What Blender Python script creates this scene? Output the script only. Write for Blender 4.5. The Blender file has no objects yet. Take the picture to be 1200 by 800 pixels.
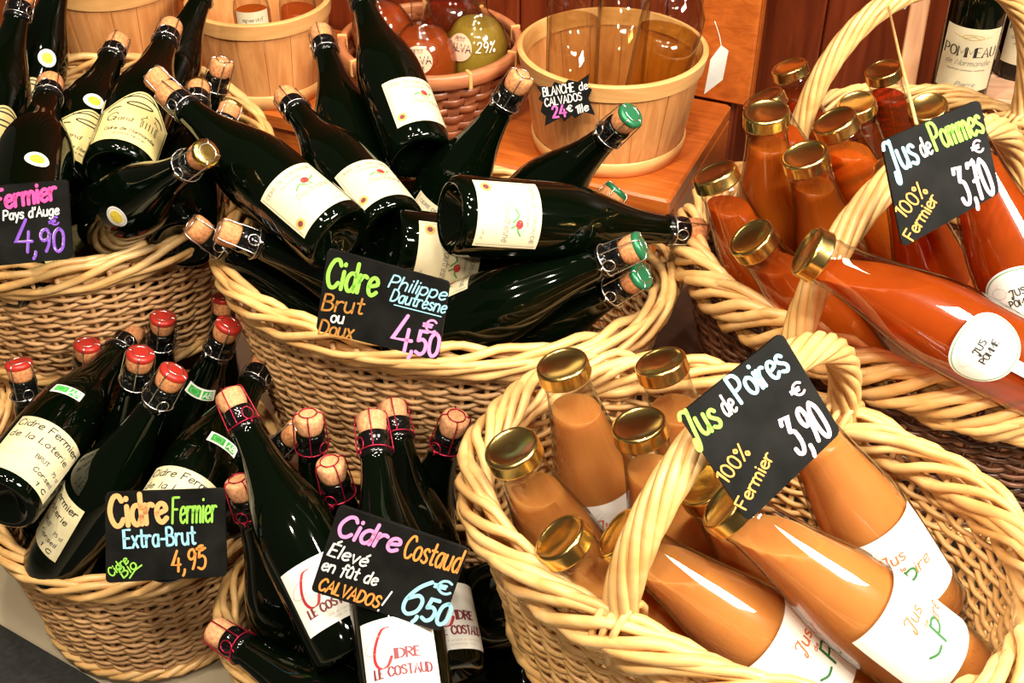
import bpy, bmesh, math, random
from mathutils import Vector, Matrix

random.seed(4)
C = bpy.context.scene.collection
SC = bpy.context.scene
PI = math.pi

# ------------------------------------------------------------------ camera, world, lights, exposure
FPX = 1450.0
PITCH = math.radians(38)
CAM = Vector((0, 0, 1.35))
FW = Vector((0, math.cos(PITCH), -math.sin(PITCH)))
UP = Vector((0, math.sin(PITCH), math.cos(PITCH)))
RT = Vector((1, 0, 0))
cam_data = bpy.data.cameras.new('camera')
cam_data.sensor_width = 36
cam_data.lens = 36 * FPX / 1200
cam_data.clip_start = 0.05
cam = bpy.data.objects.new('camera', cam_data)
C.objects.link(cam)
cam.location = CAM
cam.rotation_euler = (math.radians(90 - 38), 0, 0)
SC.camera = cam

SC.view_settings.view_transform = 'Standard'
SC.view_settings.look = 'None'
SC.view_settings.gamma = 1
SC.view_settings.use_curve_mapping = False
SC.view_settings.exposure = 0.3
SC.cycles.max_bounces = 12
SC.cycles.transparent_max_bounces = 24
SC.cycles.caustics_reflective = False
SC.cycles.caustics_refractive = False
SC.cycles.sample_clamp_indirect = 4

world = bpy.data.worlds.new('world')
SC.world = world
world.use_nodes = True
world.node_tree.nodes['Background'].inputs[0].default_value = (1.0, 0.80, 0.58, 1)
world.node_tree.nodes['Background'].inputs[1].default_value = 0.06


def spot(name, loc, aim, watts, angle, color, radius=0.05, blend=0.6):
    d = bpy.data.lights.new(name, 'SPOT')
    d.energy = watts
    d.spot_size = math.radians(angle)
    d.spot_blend = blend
    d.shadow_soft_size = radius
    d.color = color
    o = bpy.data.objects.new(name, d)
    C.objects.link(o)
    o.location = loc
    o.rotation_euler = (Vector(aim) - Vector(loc)).to_track_quat('-Z', 'Y').to_euler()
    return o


def panel(name, loc, aim, watts, sx, sy, color):
    d = bpy.data.lights.new(name, 'AREA')
    d.energy = watts
    d.shape = 'RECTANGLE'
    d.size = sx
    d.size_y = sy
    d.spread = math.radians(110)
    d.color = color
    o = bpy.data.objects.new(name, d)
    C.objects.link(o)
    o.location = loc
    o.rotation_euler = (Vector(aim) - Vector(loc)).to_track_quat('-Z', 'Y').to_euler()
    return o


WARM = (1.0, 0.87, 0.68)
PALE = (1.0, 0.92, 0.78)
spot('ceiling_and_fill_spot', (-0.85, 0.30, 2.6), (-0.15, 1.15, 0.5), 80, 66, WARM, 0.045)
spot('ceiling_and_fill_spot', (-0.25, -0.10, 2.6), (-0.15, 1.05, 0.35), 62, 62, WARM, 0.045)  # extra spot added to fill the shadows left by the first
panel('ceiling_panel', (0.35, -0.20, 2.6), (0.30, 0.90, 0.5), 10, 0.50, 0.16, PALE)
panel('ceiling_panel', (1.75, -0.10, 2.4), (0.45, 0.95, 0.5), 42, 1.0, 0.55, PALE)
spot('ceiling_and_fill_spot', (-0.55, -0.75, 2.1), (-0.30, 1.05, 0.20), 42, 50, WARM, 0.045)  # low front fill, added to brighten basket walls facing the camera
spot('ceiling_and_fill_spot', (0.65, 0.85, 2.6), (0.40, 1.20, 0.5), 50, 60, PALE, 0.045)  # this spot and the next are added to fill shadows between the bottles
spot('ceiling_and_fill_spot', (-0.35, 0.85, 2.6), (-0.25, 1.30, 0.4), 55, 60, WARM, 0.045)
spot('ceiling_and_fill_spot', (0.20, 1.30, 2.5), (0.10, 1.95, 0.4), 42, 56, WARM, 0.045)
spot('ceiling_and_fill_spot', (-0.55, 1.25, 2.5), (-0.40, 2.0, 0.4), 22, 50, WARM, 0.045)


# ------------------------------------------------------------------ helpers
def ray(px, py):
    return FW + RT * ((px - 600) / FPX) + UP * ((400 - py) / FPX)


def at(px, py, d):
    return CAM + ray(px, py) * d


def onz(px, py, z):
    r = ray(px, py)
    return CAM + r * ((z - CAM.z) / r.z)


def proj(P):
    v = P - CAM
    d = v.dot(FW)
    return 600 + FPX * v.dot(RT) / d, 400 - FPX * v.dot(UP) / d, d


def catmull(pts, n=5, closed=False):
    m = len(pts)
    out = []
    rng = m if closed else m - 1
    for i in range(rng):
        if closed:
            p0, p1, p2, p3 = pts[i - 1], pts[i], pts[(i + 1) % m], pts[(i + 2) % m]
        else:
            p0, p1, p2, p3 = pts[max(i - 1, 0)], pts[i], pts[i + 1], pts[min(i + 2, m - 1)]
        for k in range(n):
            t = k / n
            out.append(tuple(0.5 * (2 * b + (c - a) * t + (2 * a - 5 * b + 4 * c - d) * t * t + (3 * b - a - 3 * c + d) * t ** 3)
                             for a, b, c, d in zip(p0, p1, p2, p3)))
    if not closed:
        out.append(tuple(pts[-1]))
    return out


class MB:
    def __init__(self):
        self.v = []
        self.f = []
        self.flat = set()

    def face(self, idx, flat=False):
        if flat:
            self.flat.add(len(self.f))
        self.f.append(idx)

    def add(self, co):
        self.v.append(tuple(co))
        return len(self.v) - 1

    def tube(self, pts, r, sides=6, closed=False, cap=True):
        pts = [Vector(p) for p in pts]
        n = len(pts)
        rr = r if isinstance(r, (list, tuple)) else [r] * n
        base = len(self.v)
        prev = None
        for i, p in enumerate(pts):
            a = pts[i - 1] if (i > 0 or closed) else p
            b = pts[(i + 1) % n] if (i < n - 1 or closed) else p
            t = (b - a)
            if t.length < 1e-9:
                t = Vector((0, 0, 1))
            t.normalize()
            if prev is None:
                ref = Vector((0, 0, 1)) if abs(t.z) < 0.9 else Vector((1, 0, 0))
                u = t.cross(ref).normalized()
            else:
                u = prev - t * prev.dot(t)
                if u.length < 1e-6:
                    u = t.orthogonal()
                u.normalize()
            prev = u
            w = t.cross(u)
            for k in range(sides):
                an = 2 * PI * k / sides
                self.v.append(tuple(p + (u * math.cos(an) + w * math.sin(an)) * rr[i]))
        for i in range(n if closed else n - 1):
            j = (i + 1) % n
            for k in range(sides):
                k2 = (k + 1) % sides
                self.f.append((base + i * sides + k, base + i * sides + k2, base + j * sides + k2, base + j * sides + k))
        if cap and not closed:
            self.f.append(tuple(base + k for k in range(sides))[::-1])
            self.f.append(tuple(base + (n - 1) * sides + k for k in range(sides)))

    def lathe(self, prof, seg=32, cap0=True, cap1=True, mat=None):
        base = len(self.v)
        for (r, z) in prof:
            for k in range(seg):
                an = 2 * PI * k / seg
                p = Vector((r * math.cos(an), r * math.sin(an), z))
                if mat is not None:
                    p = mat @ p
                self.v.append(tuple(p))
        for i in range(len(prof) - 1):
            for k in range(seg):
                k2 = (k + 1) % seg
                self.f.append((base + i * seg + k, base + i * seg + k2, base + (i + 1) * seg + k2, base + (i + 1) * seg + k))
        if cap0:
            self.face(tuple(base + k for k in range(seg))[::-1], True)
        if cap1:
            self.face(tuple(base + (len(prof) - 1) * seg + k for k in range(seg)), True)

    def box(self, x0, x1, y0, y1, z0, z1, mat=None, b=0.0):
        """box with chamfered vertical and horizontal edges"""
        b = min(b, (x1 - x0) * .45, (y1 - y0) * .45, (z1 - z0) * .45)
        base = len(self.v)

        def ring(ins, z):
            xs0, xs1, ys0, ys1 = x0 + ins, x1 - ins, y0 + ins, y1 - ins
            pts = [(xs0 + b, ys0), (xs1 - b, ys0), (xs1, ys0 + b), (xs1, ys1 - b), (xs1 - b, ys1), (xs0 + b, ys1), (xs0, ys1 - b), (xs0, ys0 + b)]
            for p in pts:
                q = Vector((p[0], p[1], z))
                if mat is not None:
                    q = mat @ q
                self.v.append(tuple(q))
        ring(b, z0); ring(0, z0 + b); ring(0, z1 - b); ring(b, z1)
        for i in range(3):
            for k in range(8):
                k2 = (k + 1) % 8
                self.face((base + i * 8 + k, base + i * 8 + k2, base + (i + 1) * 8 + k2, base + (i + 1) * 8 + k), True)
        self.face(tuple(base + k for k in range(8))[::-1], True)
        self.face(tuple(base + 24 + k for k in range(8)), True)

    def prism(self, front, back):
        """closed slab between two matching outlines"""
        base = len(self.v)
        n = len(front)
        for p in front:
            self.v.append(tuple(p))
        for p in back:
            self.v.append(tuple(p))
        self.face(tuple(base + i for i in range(n)), True)
        self.face(tuple(base + n + i for i in range(n))[::-1], True)
        for i in range(n):
            j = (i + 1) % n
            self.face((base + i, base + n + i, base + n + j, base + j), True)

    def mesh(self, name, mat, smooth=True):
        me = bpy.data.meshes.new(name)
        me.from_pydata(self.v, [], self.f)
        bm = bmesh.new()
        bm.from_mesh(me)
        bmesh.ops.recalc_face_normals(bm, faces=bm.faces)
        bm.to_mesh(me)
        bm.free()
        if smooth:
            sm = [i not in self.flat for i in range(len(self.f))]
            me.polygons.foreach_set('use_smooth', sm)
        me.materials.append(mat)
        me.update()
        return me

    def build(self, name, mat, parent=None, smooth=True):
        return inst(name, self.mesh(name, mat, smooth), parent)


def inst(name, me, parent=None, mw=None):
    o = bpy.data.objects.new(name, me)
    C.objects.link(o)
    if parent is not None:
        o.parent = parent
    if mw is not None:
        o.matrix_local = mw
    return o


def empty(name, mw):
    o = bpy.data.objects.new(name, None)
    o.empty_display_size = 0.02
    C.objects.link(o)
    o.matrix_world = mw
    return o


def tag(o, label=None, cat=None, group=None, kind=None):
    if label:
        o['label'] = label
    if cat:
        o['category'] = cat
    if group:
        o['group'] = group
    if kind:
        o['kind'] = kind
    return o


# ------------------------------------------------------------------ materials
def new_mat(name):
    m = bpy.data.materials.new(name)
    m.use_nodes = True
    nt = m.node_tree
    b = nt.nodes.get('Principled BSDF')
    return m, nt, b


def simple(name, col, rough=0.5, metal=0.0, noise=0.0, scale=60, coat=0.0, spec=0.5, bump=0.0):
    m, nt, b = new_mat(name)
    b.inputs['Roughness'].default_value = rough
    b.inputs['Metallic'].default_value = metal
    b.inputs['Coat Weight'].default_value = coat
    b.inputs['Coat Roughness'].default_value = 0.05
    b.inputs['Specular IOR Level'].default_value = spec
    b.inputs['Base Color'].default_value = (*col, 1)
    if noise or bump:
        tc = nt.nodes.new('ShaderNodeTexCoord')
        n = nt.nodes.new('ShaderNodeTexNoise')
        n.inputs['Scale'].default_value = scale
        n.inputs['Detail'].default_value = 4
        nt.links.new(tc.outputs['Object'], n.inputs['Vector'])
        if noise:
            r = nt.nodes.new('ShaderNodeValToRGB')
            r.color_ramp.elements[0].position = 0.3
            r.color_ramp.elements[1].position = 0.7
            r.color_ramp.elements[0].color = (*[c * (1 - noise) for c in col], 1)
            r.color_ramp.elements[1].color = (*[min(1, c * (1 + noise)) for c in col], 1)
            nt.links.new(n.outputs['Fac'], r.inputs['Fac'])
            nt.links.new(r.outputs['Color'], b.inputs['Base Color'])
        if bump:
            bp = nt.nodes.new('ShaderNodeBump')
            bp.inputs['Strength'].default_value = bump
            bp.inputs['Distance'].default_value = 0.002
            nt.links.new(n.outputs['Fac'], bp.inputs['Height'])
            nt.links.new(bp.outputs['Normal'], b.inputs['Normal'])
    return m


def wood(name, c0, c1, scale=(3, 40, 40), rough=0.4, coat=0.0, dist=1.5):
    m, nt, b = new_mat(name)
    tc = nt.nodes.new('ShaderNodeTexCoord')
    mp = nt.nodes.new('ShaderNodeMapping')
    mp.inputs['Scale'].default_value = scale
    n = nt.nodes.new('ShaderNodeTexNoise')
    n.inputs['Scale'].default_value = 1.0
    n.inputs['Detail'].default_value = 6
    n.inputs['Distortion'].default_value = dist
    r = nt.nodes.new('ShaderNodeValToRGB')
    r.color_ramp.elements[0].position = 0.32
    r.color_ramp.elements[1].position = 0.68
    r.color_ramp.elements[0].color = (*c0, 1)
    r.color_ramp.elements[1].color = (*c1, 1)
    nt.links.new(tc.outputs['Object'], mp.inputs['Vector'])
    nt.links.new(mp.outputs['Vector'], n.inputs['Vector'])
    nt.links.new(n.outputs['Fac'], r.inputs['Fac'])
    nt.links.new(r.outputs['Color'], b.inputs['Base Color'])
    bp = nt.nodes.new('ShaderNodeBump')
    bp.inputs['Strength'].default_value = 0.15
    bp.inputs['Distance'].default_value = 0.002
    nt.links.new(n.outputs['Fac'], bp.inputs['Height'])
    nt.links.new(bp.outputs['Normal'], b.inputs['Normal'])
    b.inputs['Roughness'].default_value = rough
    b.inputs['Coat Weight'].default_value = coat
    b.inputs['Coat Roughness'].default_value = 0.15
    return m


def glass(name, tint=(0.97, 0.96, 0.94), edge=(0.30, 0.26, 0.20), rough=0.02, start=0.45):
    """clear bottle wall: see-through face on, darker and mirror-like at grazing angles"""
    m, nt, b = new_mat(name)
    nt.nodes.remove(b)
    out = nt.nodes['Material Output']
    lw = nt.nodes.new('ShaderNodeLayerWeight')
    lw.inputs['Blend'].default_value = 0.5
    ramp = nt.nodes.new('ShaderNodeValToRGB')
    ramp.color_ramp.elements[0].position = start
    ramp.color_ramp.elements[1].position = 1.0
    ramp.color_ramp.elements[0].color = (*tint, 1)
    ramp.color_ramp.elements[1].color = (*edge, 1)
    tr = nt.nodes.new('ShaderNodeBsdfTransparent')
    gl = nt.nodes.new('ShaderNodeBsdfGlossy')
    gl.inputs['Roughness'].default_value = rough
    pw = nt.nodes.new('ShaderNodeMath')
    pw.operation = 'POWER'
    pw.inputs[1].default_value = 5
    fr = nt.nodes.new('ShaderNodeMath')
    fr.operation = 'MULTIPLY_ADD'
    fr.inputs[1].default_value = 0.90
    fr.inputs[2].default_value = 0.09
    lf = nt.nodes.new('ShaderNodeLayerWeight')
    lf.inputs['Blend'].default_value = 0.5
    nt.links.new(lf.outputs['Facing'], pw.inputs[0])
    nt.links.new(pw.outputs[0], fr.inputs[0])
    mx = nt.nodes.new('ShaderNodeMixShader')
    nt.links.new(lw.outputs['Facing'], ramp.inputs['Fac'])
    nt.links.new(ramp.outputs['Color'], tr.inputs['Color'])
    nt.links.new(fr.outputs[0], mx.inputs['Fac'])
    nt.links.new(tr.outputs['BSDF'], mx.inputs[1])
    nt.links.new(gl.outputs['BSDF'], mx.inputs[2])
    nt.links.new(mx.outputs['Shader'], out.inputs['Surface'])
    return m


def juice(name, col, deep, sss=0.5, clear=0.0, tint=(0.8, 0.3, 0.05)):
    m, nt, b = new_mat(name)
    tc = nt.nodes.new('ShaderNodeTexCoord')
    n = nt.nodes.new('ShaderNodeTexNoise')
    n.inputs['Scale'].default_value = 14
    n.inputs['Detail'].default_value = 3
    r = nt.nodes.new('ShaderNodeValToRGB')
    r.color_ramp.elements[0].position = 0.3
    r.color_ramp.elements[1].position = 0.75
    r.color_ramp.elements[0].color = (*deep, 1)
    r.color_ramp.elements[1].color = (*col, 1)
    nt.links.new(tc.outputs['Object'], n.inputs['Vector'])
    nt.links.new(n.outputs['Fac'], r.inputs['Fac'])
    nt.links.new(r.outputs['Color'], b.inputs['Base Color'])
    b.inputs['Subsurface Weight'].default_value = sss
    b.inputs['Subsurface Radius'].default_value = (0.06, 0.03, 0.010)
    b.inputs['Subsurface Scale'].default_value = 0.6
    b.inputs['Roughness'].default_value = 0.25
    b.inputs['Specular IOR Level'].default_value = 0.2
    if clear:
        tr = nt.nodes.new('ShaderNodeBsdfTransparent')
        tr.inputs['Color'].default_value = (*tint, 1)
        mx = nt.nodes.new('ShaderNodeMixShader')
        mx.inputs['Fac'].default_value = clear
        nt.links.new(b.outputs['BSDF'], mx.inputs[1])
        nt.links.new(tr.outputs['BSDF'], mx.inputs[2])
        nt.links.new(mx.outputs['Shader'], nt.nodes['Material Output'].inputs['Surface'])
    return m


def liquid_clear(name, col):
    m, nt, b = new_mat(name)
    b.inputs['Base Color'].default_value = (*col, 1)
    b.inputs['Transmission Weight'].default_value = 1.0
    b.inputs['Roughness'].default_value = 0.02
    b.inputs['IOR'].default_value = 1.33
    return m


M = {}
M['dark_glass'] = simple('dark_green_bottle_glass', (0.0008, 0.0022, 0.0007), 0.05, spec=0.4)
M['neck_band'] = simple('black_neck_finish', (0.004, 0.004, 0.004), 0.12)
M['cork'] = simple('cork', (0.58, 0.23, 0.085), 0.8, noise=0.35, scale=300, bump=0.3)
M['cork_pale'] = simple('pale_cork', (0.68, 0.31, 0.14), 0.8, noise=0.3, scale=300, bump=0.3)
M['silver_wire'] = simple('silver_wire', (0.85, 0.83, 0.78), 0.25, 1.0)
M['red_wire'] = simple('crimson_wire', (0.42, 0.012, 0.045), 0.3, 0.6)
M['green_cap'] = simple('green_foil_cap', (0.02, 0.17, 0.07), 0.3, 0.3)
M['gold_cap'] = simple('gold_foil_cap', (0.72, 0.48, 0.12), 0.25, 1.0)
M['red_cap'] = simple('red_foil_cap', (0.50, 0.03, 0.02), 0.35, 0.2)
M['plain_cap'] = M['cork']
M['brass'] = simple('brass_lid', (0.80, 0.55, 0.18), 0.22, 1.0)
M['cream_paper'] = simple('cream_label_paper', (0.70, 0.62, 0.41), 0.55, noise=0.04, scale=40)
M['yellow_paper'] = simple('yellow_label_paper', (0.74, 0.60, 0.25), 0.55, noise=0.05, scale=40)
M['farm_paper'] = simple('farm_label_paper', (0.68, 0.60, 0.36), 0.6, noise=0.12, scale=60)
M['white_paper'] = simple('white_label_paper', (0.86, 0.84, 0.78), 0.5)
M['ink'] = simple('black_ink', (0.02, 0.018, 0.015), 0.6)
M['grey_ink'] = simple('grey_ink', (0.30, 0.27, 0.22), 0.6)
M['pale_ink'] = simple('pale_grey_ink', (0.62, 0.58, 0.48), 0.6)
M['red_ink'] = simple('red_ink', (0.45, 0.02, 0.03), 0.6)
M['wine_ink'] = simple('wine_ink', (0.20, 0.03, 0.04), 0.6)
M['orange_ink'] = simple('orange_ink', (0.62, 0.16, 0.06), 0.6)
M['leaf_ink'] = simple('leaf_green_ink', (0.10, 0.30, 0.08), 0.6)
M['leaf_dark'] = simple('dark_leaf_ink', (0.03, 0.15, 0.04), 0.6)
M['bio_green'] = simple('bio_green_ink', (0.04, 0.42, 0.05), 0.5)
M['seal_yellow'] = simple('yellow_seal_ink', (0.78, 0.58, 0.05), 0.5, noise=0.2, scale=400)
M['gold_ink'] = simple('gold_ink', (0.60, 0.40, 0.10), 0.5)
M['slate'] = simple('slate_black', (0.008, 0.008, 0.0075), 0.55, noise=0.5, scale=30, spec=0.12)
for nm, c in dict(pink=(0.85, 0.30, 0.62), hot=(0.90, 0.08, 0.35), lime=(0.30, 0.72, 0.08), orange=(0.85, 0.30, 0.06), amber=(0.80, 0.40, 0.08),
                  sky=(0.34, 0.72, 0.88), white=(0.86, 0.84, 0.78), violet=(0.22, 0.08, 0.55), blush=(0.86, 0.62, 0.74), peach=(0.90, 0.42, 0.16),
                  magenta=(0.80, 0.14, 0.50), brown=(0.45, 0.20, 0.04), lilac=(0.75, 0.62, 0.85)).items():
    M['chalk_' + nm] = simple('chalk_marker_' + nm, c, 0.6)
M['wicker'] = wood('willow_rod', (0.46, 0.235, 0.095), (0.72, 0.43, 0.19), (14, 14, 60), 0.42)
M['wicker_rim'] = wood('peeled_willow_rim', (0.61, 0.325, 0.10), (0.83, 0.525, 0.215), (10, 10, 25), 0.38)
M['wicker_weave_pear'] = wood('honey_willow_weave', (0.52, 0.28, 0.09), (0.76, 0.46, 0.18), (14, 14, 60), 0.4)
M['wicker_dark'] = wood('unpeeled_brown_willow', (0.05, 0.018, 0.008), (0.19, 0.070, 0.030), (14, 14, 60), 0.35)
M['chip'] = wood('poplar_chip', (0.56, 0.215, 0.060), (0.74, 0.34, 0.115), (45, 45, 3), 0.5)
M['chip_rim'] = wood('poplar_hoop', (0.66, 0.32, 0.10), (0.80, 0.44, 0.16), (8, 8, 50), 0.45)
M['splint'] = wood('stained_splint', (0.20, 0.05, 0.02), (0.42, 0.14, 0.05), (15, 15, 60), 0.35)
M['splint_rim'] = wood('stained_splint_rim', (0.42, 0.13, 0.05), (0.58, 0.22, 0.09), (10, 10, 40), 0.35)
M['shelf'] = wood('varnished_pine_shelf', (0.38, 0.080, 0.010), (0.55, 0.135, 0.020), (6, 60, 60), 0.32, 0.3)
M['wall'] = wood('stained_wall_plank', (0.12, 0.015, 0.003), (0.22, 0.036, 0.008), (30, 30, 3), 0.4, 0.1)
M['table'] = wood('pale_rough_wood', (0.52, 0.26, 0.14), (0.72, 0.42, 0.26), (6, 50, 50), 0.6)
M['post'] = wood('pine_batten', (0.58, 0.25, 0.10), (0.72, 0.36, 0.16), (60, 60, 5), 0.5)
M['plinth'] = wood('dark_plinth', (0.030, 0.012, 0.006), (0.06, 0.022, 0.010), (8, 40, 40), 0.5)
M['floor'] = simple('beige_floor', (0.40, 0.34, 0.24), 0.35, noise=0.12, scale=6)
M['mat'] = simple('black_mat', (0.012, 0.012, 0.012), 0.7, noise=0.4, scale=120, bump=0.4)
M['glass'] = glass('clear_bottle_glass')
M['glass_grey'] = glass('thick_clear_glass', (0.97, 0.97, 0.95), (0.30, 0.27, 0.22), 0.02, 0.5)
M['pear'] = juice('cloudy_pear_juice', (0.68, 0.29, 0.080), (0.58, 0.21, 0.045), 0.5, 0.26, (0.85, 0.42, 0.12))
M['apple'] = juice('cloudy_apple_juice', (0.52, 0.095, 0.006), (0.38, 0.052, 0.003), 0.22, 0.45, (0.85, 0.24, 0.03))
M['apple_light'] = juice('light_apple_juice', (0.56, 0.14, 0.012), (0.46, 0.092, 0.006), 0.22, 0.45, (0.9, 0.32, 0.05))
M['amber'] = juice('dark_apple_juice', (0.26, 0.045, 0.006), (0.14, 0.018, 0.003), 0.1, 0.6, (0.75, 0.16, 0.02))
M['calva_orange'] = juice('amber_spirit', (0.56, 0.12, 0.018), (0.40, 0.07, 0.010), 0.2, 0.5, (0.9, 0.30, 0.05))
M['calva_green'] = juice('green_gold_spirit', (0.50, 0.36, 0.05), (0.38, 0.25, 0.03), 0.2, 0.45, (0.85, 0.65, 0.15))
M['clear_spirit'] = glass('clear_spirit', (0.98, 0.94, 0.82), (0.82, 0.66, 0.42), 0.03, 0.5)
M['gold_spirit'] = glass('pale_gold_spirit', (0.97, 0.84, 0.42), (0.72, 0.50, 0.14), 0.03, 0.4)

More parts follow.
